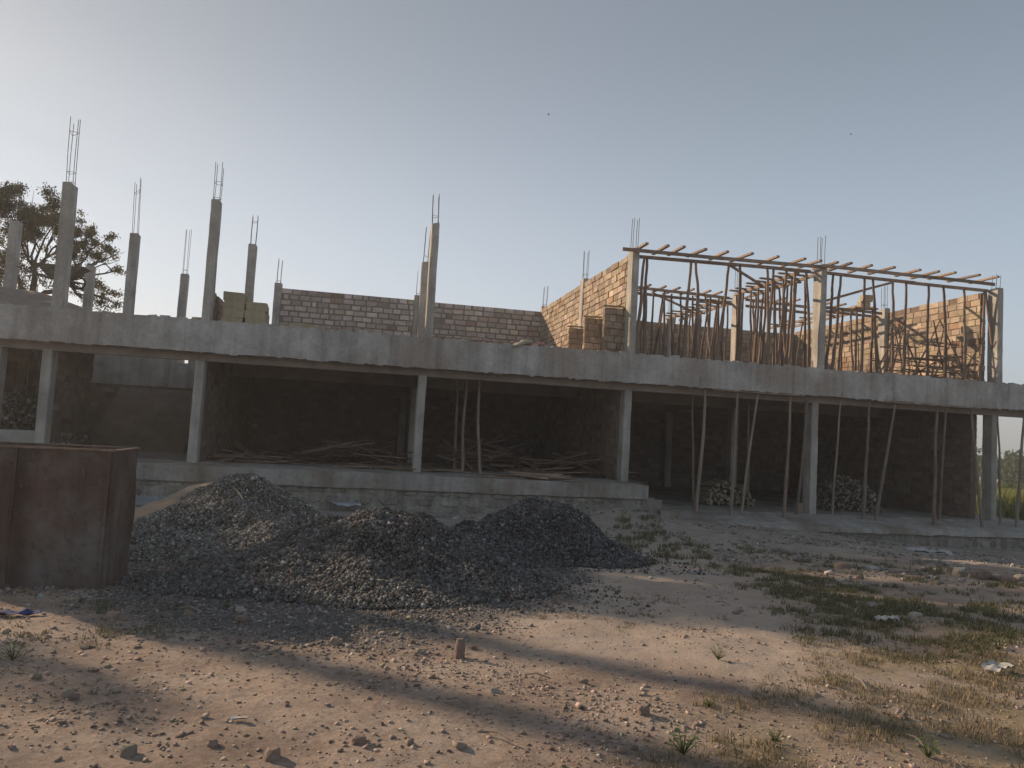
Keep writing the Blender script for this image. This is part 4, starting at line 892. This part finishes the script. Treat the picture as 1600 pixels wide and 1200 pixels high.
# dry sticks
for i, (p, q) in enumerate((((365, 762), (380, 780)), ((285, 950), (310, 958)), ((700, 1100), (728, 1108)), ((755, 1150), (800, 1170)), ((1335, 1065), (1355, 1085)), ((1415, 1150), (1445, 1175)), ((1480, 1190), (1510, 1215)), ((820, 1055), (860, 1065)))):
    if i == 0:
        a, b = at_depth(p[0], p[1], 12.4), at_depth(q[0], q[1], 12.0)
    else: a, b = onG(*p), onG(*q); a.z += .02; b.z += .03
    m = MB(); m.tube([a, (a+b)/2+Vector((0, 0, .02)), b], .006 if i else .014, 5); tag(m.build('dry_stick', MT['polegrey']), ['pale stick lying on the left gravel heap', 'flat twig at the left gravel fringe', 'thin stick left of centre in the sunlit soil', 'stick near the bottom centre', 'thin stick in the dry grass', 'stick lower right in the dry grass', 'stick at the bottom right edge', 'thin twig by the central shadow band'][i], 'stick')

# ------------------------------------------------------------------ grass and weeds
def blades(P, h, w_, cols, lean=.5):
    n_ = len(P); a = nrng.uniform(0, 2*math.pi, n_); hh = h*nrng.uniform(.5, 1.2, n_); ln = nrng.uniform(.1, lean, n_)*hh; b = nrng.uniform(0, 2*math.pi, n_)
    dx, dy = np.cos(a)*w_/2, np.sin(a)*w_/2; tx, ty = np.cos(b)*ln, np.sin(b)*ln; P = np.array(P)
    v0 = P+np.stack([dx, dy, np.zeros(n_)], 1); v1 = P-np.stack([dx, dy, np.zeros(n_)], 1)
    v2 = P+np.stack([tx*.4-dx*.8, ty*.4-dy*.8, hh*.6], 1); v3 = P+np.stack([tx*.4+dx*.8, ty*.4+dy*.8, hh*.6], 1)
    v4 = P+np.stack([tx-dx*.15, ty-dy*.15, hh], 1); v5 = P+np.stack([tx+dx*.15, ty+dy*.15, hh], 1)
    V = np.stack([v0, v1, v2, v3, v4, v5], 1).reshape(-1, 3); k = (np.arange(n_)*6)[:, None]
    Fq = np.concatenate([k+np.array([[0, 1, 2, 3]]), k+np.array([[3, 2, 4, 5]])])
    ci = nrng.integers(0, len(cols), n_); T = np.array(cols)[ci]*nrng.uniform(.7, 1.25, (n_, 1)); return V, Fq, np.repeat(T, 6, axis=0)
GREEN = [(.12, .145, .065), (.15, .16, .08), (.20, .175, .10), (.28, .22, .145)]
DRY = [(.32, .25, .16), (.24, .20, .12), (.16, .15, .08), (.40, .32, .21)]
def patch(poly, n_, cl, h, w_, cols, label, name='grass', lean=.7):
    xs = [p[0] for p in poly]; ys = [p[1] for p in poly]; P = []; t_ = 0
    while len(P) < n_ and t_ < n_*20:
        t_ += 1; x, y = rnd.uniform(min(xs)-.3, max(xs)+.3), rnd.uniform(max(-19.4, min(ys)-.3), max(ys)+.3)
        if y > -1.5: continue
        dn = sstep(-.35, .3, pdist(x, y, poly)+.45*noise.noise((x*1.6, y*1.6, 8)))*sstep(cl, cl+.3, noise.noise((x*2.2, y*2.2, 13))+.4*noise.noise((x*6, y*6, 1)))
        if rnd.random() < dn:
            for _ in range(9):
                q, r_ = x+rnd.gauss(0, .025), y+rnd.gauss(0, .025); P.append((q, r_, gnd(q, r_)-.005))
    V, Fq, T = blades(P, h, w_, cols, lean); return tag(np_obj(name, V, Fq, MT['grass'], T, origin=(5, -12, 0)), label, 'grass', kind='stuff')
patch(GRASSP, 13000, -.3, .055, .009, GREEN, 'low green weeds growing along the edge of the bare path')
patch(GRASSP, 1500, .05, .028, .024, [(.15, .19, .08), (.19, .21, .10), (.24, .19, .12)], 'broad leafed low weeds mixed into the green strip', name='weeds', lean=1.2)
patch(DRYG, 12000, -.2, .04, .005, DRY, 'thin dry grass in the lower right corner')
NEAR = [onG(*p) for p in ((80, 940), (260, 955), (250, 1000), (60, 990))]
patch(NEAR, 1100, -.1, .035, .007, GREEN, 'low weeds in the shade in front of the tank')
STEPW = [onG(*p) for p in ((940, 870), (985, 800), (1090, 850), (1100, 880), (1010, 885))]
patch(STEPW, 3200, -.05, .10, .012, GREEN, 'weeds at the foot of the step and the rear gravel heap')
MID = [onG(*p) for p in ((820, 915), (1000, 940), (1100, 960), (1000, 1000), (860, 960))]
patch(MID, 1000, .05, .03, .006, DRY, 'dry tufts on the bare path')
RIGHTB = [onG(*p) for p in ((1130, 850), (1600, 900), (1600, 960), (1250, 900))]
patch(RIGHTB, 3500, .05, .06, .012, GREEN, 'sparse weeds on the rubble ground before the lower floor')
def weed(px, py, s, label, n_=26):
    p = onG(px, py); m = MB()
    for i in range(n_):
        a = rnd.uniform(0, 2*math.pi); L = s*rnd.uniform(.4, 1); up = s*rnd.uniform(.3, 1.1); c = p+Vector((math.cos(a)*L*.7, math.sin(a)*L*.7, up)); wd = s*.16
        s_ = Vector((-math.sin(a), math.cos(a), 0)); o_ = Vector((math.cos(a), math.sin(a), rnd.uniform(-.2, .5))); k = rnd.uniform(.8, 1.3)
        m.tube([p, c], [.002, .001], 3, tint=(.1, .13, .04), cap=False)
        m.add([c-o_*wd*.2, c+s_*wd*.6+o_*wd*.5, c+o_*wd*1.4, c-s_*wd*.6+o_*wd*.5], [(0, 1, 2, 3)], 0, (.13*k, .21*k, .045*k))
    return tag(m.build('weed', MT['grass'], origin=p), label, 'weed', 'green weeds')
weed(1068, 1180, .11, 'bright green leafy weed at the bottom centre right', 40); weed(20, 1030, .09, 'pale green weed at the left edge where sunlight starts'); weed(355, 948, .06, 'small green weed on the gravel beside two stones'); weed(1122, 1035, .09, 'small green weed on the bare path in sunlight'); weed(1108, 1110, .05, 'tiny green weed right of the low mound')
weed(1560, 1015, .1, 'leafy weed near the right edge'); weed(1210, 1160, .06, 'thin pale weed at the lower right of the path'); weed(1450, 1185, .09, 'leafy weed at the bottom right')

# ------------------------------------------------------------------ tree behind the left end
def leafcloud(centres, leaf, per, cols, flat=.75):
    C_ = []; 
    for (c, r, k) in centres:
        n_ = int(per*k*r*r); sub = [Vector((rnd.gauss(0, .45), rnd.gauss(0, .45), rnd.gauss(0, .45*flat)))*r+c for _ in range(max(3, int(9*r*r)))]
        for i in range(n_):
            q = rnd.choice(sub)+Vector((rnd.gauss(0, .16), rnd.gauss(0, .16), rnd.gauss(0, .12)))*max(.7, r*.8); C_.append(tuple(q))
    P = np.array(C_); n_ = len(P); q = np.array([(-1, 0, 0), (0, -.45, 0), (1, 0, 0), (0, .45, .1)], dtype=float)
    V = np.einsum('nij,kj->nki', randrot(n_), q)*(leaf*nrng.uniform(.6, 1.2, (n_, 1, 1)))+P[:, None, :]
    Fq = np.arange(n_*4).reshape(-1, 4); T = np.repeat(np.array(cols)[nrng.integers(0, len(cols), n_)]*nrng.uniform(.7, 1.3, (n_, 1)), 4, axis=0); return V.reshape(-1, 3), Fq, T
def limb(m, a, b, r0, r1, k=5, wob=.25):
    a, b = Vector(a), Vector(b); pts = [a.lerp(b, i/k)+Vector((rnd.uniform(-wob, wob), rnd.uniform(-wob, wob), rnd.uniform(-wob, wob)*.5))*(1 if 0 < i < k else 0) for i in range(k+1)]
    m.tube(pts, [r0+(r1-r0)*i/k for i in range(k+1)], 6, cap=False); return pts
def child_np(o, parent): o.parent = parent; o.location = o.location-parent.location
clumps = [(12, 318, 34, 1.5), (50, 322, 38, 1.6), (82, 340, 30, 1.3), (20, 350, 36, 1.0), (60, 362, 34, 1.2), (95, 372, 30, .9), (128, 352, 22, .8), (140, 368, 26, .9), (158, 380, 24, .7), (8, 395, 34, .7), (40, 400, 30, .35), (120, 400, 34, .6), (165, 410, 26, .45), (178, 398, 14, .5), (185, 420, 14, .5), (130, 435, 34, .5), (160, 450, 26, .5), (175, 470, 20, .4), (60, 430, 34, .25), (2, 440, 30, .5), (-60, 350, 60, .9), (-120, 400, 70, .7), (-40, 420, 60, .5), (110, 330, 12, .6), (160, 480, 20, .35), (130, 470, 24, .3)]
YT = 19
cs = [(onY(px, py, YT+rnd.uniform(-1.6, 1.6)), r*41/1200*1.0, k) for px, py, r, k in clumps]
tb = onY(45, 600, YT); tb.z = gnd(tb.x, YT)
tr = empty('tree', tb, 'open leafy tree standing behind the left end of the building', 'tree')
m = MB(); fk = onY(48, 470, YT); tk = limb(m, tb, fk, .3, .2, 6, .12); fk2 = onY(54, 420, YT); limb(m, fk, fk2, .18, .1, 4, .1); fk3 = onY(25, 430, YT+.5); limb(m, fk, fk3, .16, .09, 4, .1); fk4 = onY(100, 440, YT-.5); limb(m, fk, fk4, .15, .08, 5, .2)
for (c_, r, k) in cs:
    f_ = min((fk2, fk3, fk4), key=lambda q: (q-c_).length); pts = limb(m, f_, c_, .07, .02, 5, .25)
    for _ in range(5): limb(m, pts[rnd.randint(2, 5)], c_+Vector((rnd.gauss(0, .6), rnd.gauss(0, .6), rnd.gauss(0, .5)))*r, .025, .008, 3, .12)
m.build('trunk', MT['bark'], tr, smooth=True)
V, Fq, T = leafcloud(cs, .062, 1750, [(1, .95, .8), (.85, .9, .8), (1.2, 1.05, .8)])
o = np_obj('crown', V, Fq, MT['leaf'], T, origin=tuple(tb)); o.parent = tr; o.location = (0, 0, 0)
rnd.seed(41)
# trees standing left of the building; they shade the yard
def shade_tree(x, y, h, r_, label, dens=1.0, nclump=16, zc=.62):
    z0 = gnd(x, y); t = empty('tree', (x, y, z0), label, 'tree', 'shade trees left of the building'); m = MB()
    top = limb(m, (x, y, z0-.1), (x+rnd.uniform(-.2, .2), y, z0+h*.72), .24, .1, 7, .1); cc = []
    for i in range(nclump):
        a = rnd.uniform(0, 2*math.pi); q = Vector((x+math.cos(a)*r_*rnd.uniform(.1, 1), y+math.sin(a)*r_*rnd.uniform(.1, 1), z0+h*rnd.uniform(zc-.3, 1)))
        limb(m, top[rnd.randint(3, 7)], q, .07, .02, 4, .15); cc.append((q, max(.8, r_*.36), 1))
    m.build('trunk', MT['bark'], t, smooth=True)
    V, Fq, T = leafcloud(cc, .22, 230*dens, [(1, .95, .8), (.85, .9, .8), (1.2, 1.05, .8)])
    o = np_obj('crown', V, Fq, MT['leaf'], T, origin=(x, y, z0)); o.parent = t; o.location = (0, 0, 0)
for i, (x, y, h, r_) in enumerate(((-20.5, 9.2, 13.5, 2.9), (-21, 13, 15, 3.4), (-22, 17.6, 19, 3.4), (-25, 14, 17, 3.4), (-24, 9.5, 12.5, 3.0), (-25.2, 25.0, 20.5, 3.2))): shade_tree(x, y, h, r_, ORD[i]+' leafy shade tree out of view left of the building', 1.5, 24)
shade_tree(-20.2, 4.5, 11.0, 2.0, 'shorter leafy tree out of view left of the building', 1.8, 30)
shade_tree(-20.6, .9, 11.4, 1.1, 'thin sparse tree out of view left of the building', .4, 14, .75)
for (x, y, nm) in ((-18.5, .55, 'first'), (-18.8, 2.55, 'second')):  # unseen palms, added and sized so their trunks throw the yard's shadow bands
    z0 = gnd(x, y); t = empty('shadow_palm', (x, y, z0), nm+' bare tall palm added out of view to cast a shadow band', 'tree', 'unseen palms added for the shadow bands')
    m = MB(); limb(m, (x, y, z0-.1), (x+.3, y, z0+15), .24, .17, 8, .06); m.build('trunk', MT['bark'], t, smooth=True)
    m = MB()
    for q in range(16):
        a = q*.39; L = rnd.uniform(1.4, 1.9)
        p0 = Vector((x+.3, y, z0+14.9)); pts = [p0+Vector((math.cos(a)*L*f_, math.sin(a)*L*f_, .5*math.sin(f_*2.2)*L-.9*f_*f_*L*.6)) for f_ in (0, .25, .5, .75, 1)]
        for k_ in range(4):
            u_ = pts[k_+1]-pts[k_]; sd_ = u_.cross(Vector((0, 0, 1))).normalized()*.2*(1-k_*.2); m.add([pts[k_]-sd_, pts[k_]+sd_, pts[k_+1]+sd_*.8, pts[k_+1]-sd_*.8], [(0, 1, 2, 3)])
    m.build('crown', MT['leaf'], t)
# ------------------------------------------------------------------ far right vegetation and hut
def bushtree(px, Z, top, w_, label, nm='tree', mt='bush', group='distant trees beyond the right end'):
    p = at_depth(px, 725, Z); z0 = gbase(p.x, p.y); t = empty(nm, (p.x, p.y, z0), label, 'tree', group)
    ht = top-z0; m = MB(); limb(m, (p.x, p.y, z0-.1), (p.x, p.y, z0+ht*.55), ht*.035, ht*.02, 4, .1)
    cc = []
    for _ in range(9):
        a = rnd.uniform(0, 2*math.pi); q = Vector((p.x+math.cos(a)*w_*.3*rnd.random()*2, p.y+math.sin(a)*w_*.3, z0+ht*rnd.uniform(.45, .82))); limb(m, (p.x, p.y, z0+ht*.4), q, ht*.015, .02, 3, .1); cc.append((q, w_*.28, 1))
    m.build('trunk', MT['bark'], t)
    V, Fq, T = leafcloud(cc, .3, 1200/(w_*w_*.09)/9*1.3, [(1, 1, 1), (.8, .9, .8), (1.2, 1.1, .9)]); o = np_obj('crown', V, Fq, MT[mt], T, origin=(p.x, p.y, z0)); o.parent = t; o.location = (0, 0, 0)
for px, Z, top, w_, lb in ((1566, 92, 2.6, 5, 'leftmost rounded distant tree seen past the last column'), (1582, 100, 2.7, 5.5, 'second rounded distant tree seen past the last column'), (1600, 88, 2.2, 5, 'distant tree at the right edge behind the crooked prop'), (1625, 95, 2.8, 7, 'distant tree just outside the right edge'), (1545, 96, 2.5, 6, 'distant tree hidden behind the end wall')):
    bushtree(px, Z, top, w_, lb)
p = at_depth(1576, 739, 100); z0 = gbase(p.x, p.y); t = empty('hut', (p.x, p.y, z0), 'small distant hut with a pale blue metal roof among the bushes', 'hut')
m = MB(); m.box((p.x-1.3, p.y-1, z0), (p.x+1.3, p.y+1, .2)); m.build('wall', MT['hutwall'], t)
m = MB(); zr = .2; m.add([(p.x-1.6, p.y-1.3, zr), (p.x+1.6, p.y-1.3, zr), (p.x+1.6, p.y+1.3, zr), (p.x-1.6, p.y+1.3, zr), (p.x-1.6, p.y, zr+.75), (p.x+1.6, p.y, zr+.75)], [(0, 1, 5, 4), (3, 4, 5, 2), (0, 4, 3), (1, 2, 5), (0, 3, 2, 1)]); m.build('roof', MT['hutroof'], t)
m = MB(); m.box((p.x-.4, p.y-1.04, z0), (p.x+.4, p.y-1.003, z0+1.6)); m.build('door', MT['bark'], t)
P = []
for _ in range(1500):
    Z = rnd.uniform(31, 52); q = at_depth(rnd.uniform(1545, 1660), 780, Z)
    for _ in range(8): x, y = q.x+rnd.gauss(0, .2), q.y+rnd.gauss(0, .2); P.append((x, y, gbase(x, y)-.02))
V, Fq, T = blades(P, 1.15, .05, [(.22, .26, .07), (.30, .29, .10), (.13, .19, .05), (.36, .31, .13)], .45)
tag(np_obj('tall_grass', V, Fq, MT['grass'], T, origin=(33, 10, -1)), 'tall yellow green grass beyond the right end of the building', 'grass', kind='stuff')
P = []
for _ in range(900):
    Z = rnd.uniform(52, 85); q = at_depth(rnd.uniform(1530, 1680), 760, Z)
    for _ in range(10): x, y = q.x+rnd.gauss(0, .4), q.y+rnd.gauss(0, .4); P.append((x, y, gbase(x, y)-.02))
V, Fq, T = blades(P, 1.5, .14, [(.10, .14, .05), (.14, .17, .06), (.08, .11, .04)], .6)
tag(np_obj('scrub', V, Fq, MT['grass'], T, origin=(50, 40, -2)), 'darker green scrub between the tall grass and the distant trees', 'scrub', kind='stuff')
# thin even haze volume round everything, added to stand in for veiling lens glare
hm = bpy.data.materials.new('glare_veil'); hm.use_nodes = True; hn = hm.node_tree.nodes; hn.remove(hn['Principled BSDF'])
pv = hn.new('ShaderNodeVolumePrincipled'); pv.inputs['Color'].default_value = (.92, .91, .89, 1); pv.inputs['Density'].default_value = .0021; pv.inputs['Anisotropy'].default_value = .4
hm.node_tree.links.new(pv.outputs[0], hn['Material Output'].inputs['Volume'])
m = MB(); m.box((-330, -330, -4.2), (330, 330, 21)); o = m.build('haze', hm); o['kind'] = 'stuff'
# two tiny birds high in the sky
for px, py, lb in ((857, 179, 'tiny dark bird high above the middle of the building'), (1329, 210, 'tiny dark bird high above the right formwork')):
    p = at_depth(px, py, 38); m = MB(); m.tube([p-Vector((.05, 0, 0)), p, p+Vector((.06, 0, .01))], [.006, .02, .008], 6)
    for s in (-1, 1): m.add([p+Vector((-.03, 0, .01)), p+Vector((.03, 0, .01)), p+Vector((.02, s*.06, .04)), p+Vector((-.03, s*.1, .02))], [(0, 1, 2, 3)])
    tag(m.build('bird', MT['bird']), lb, 'bird')
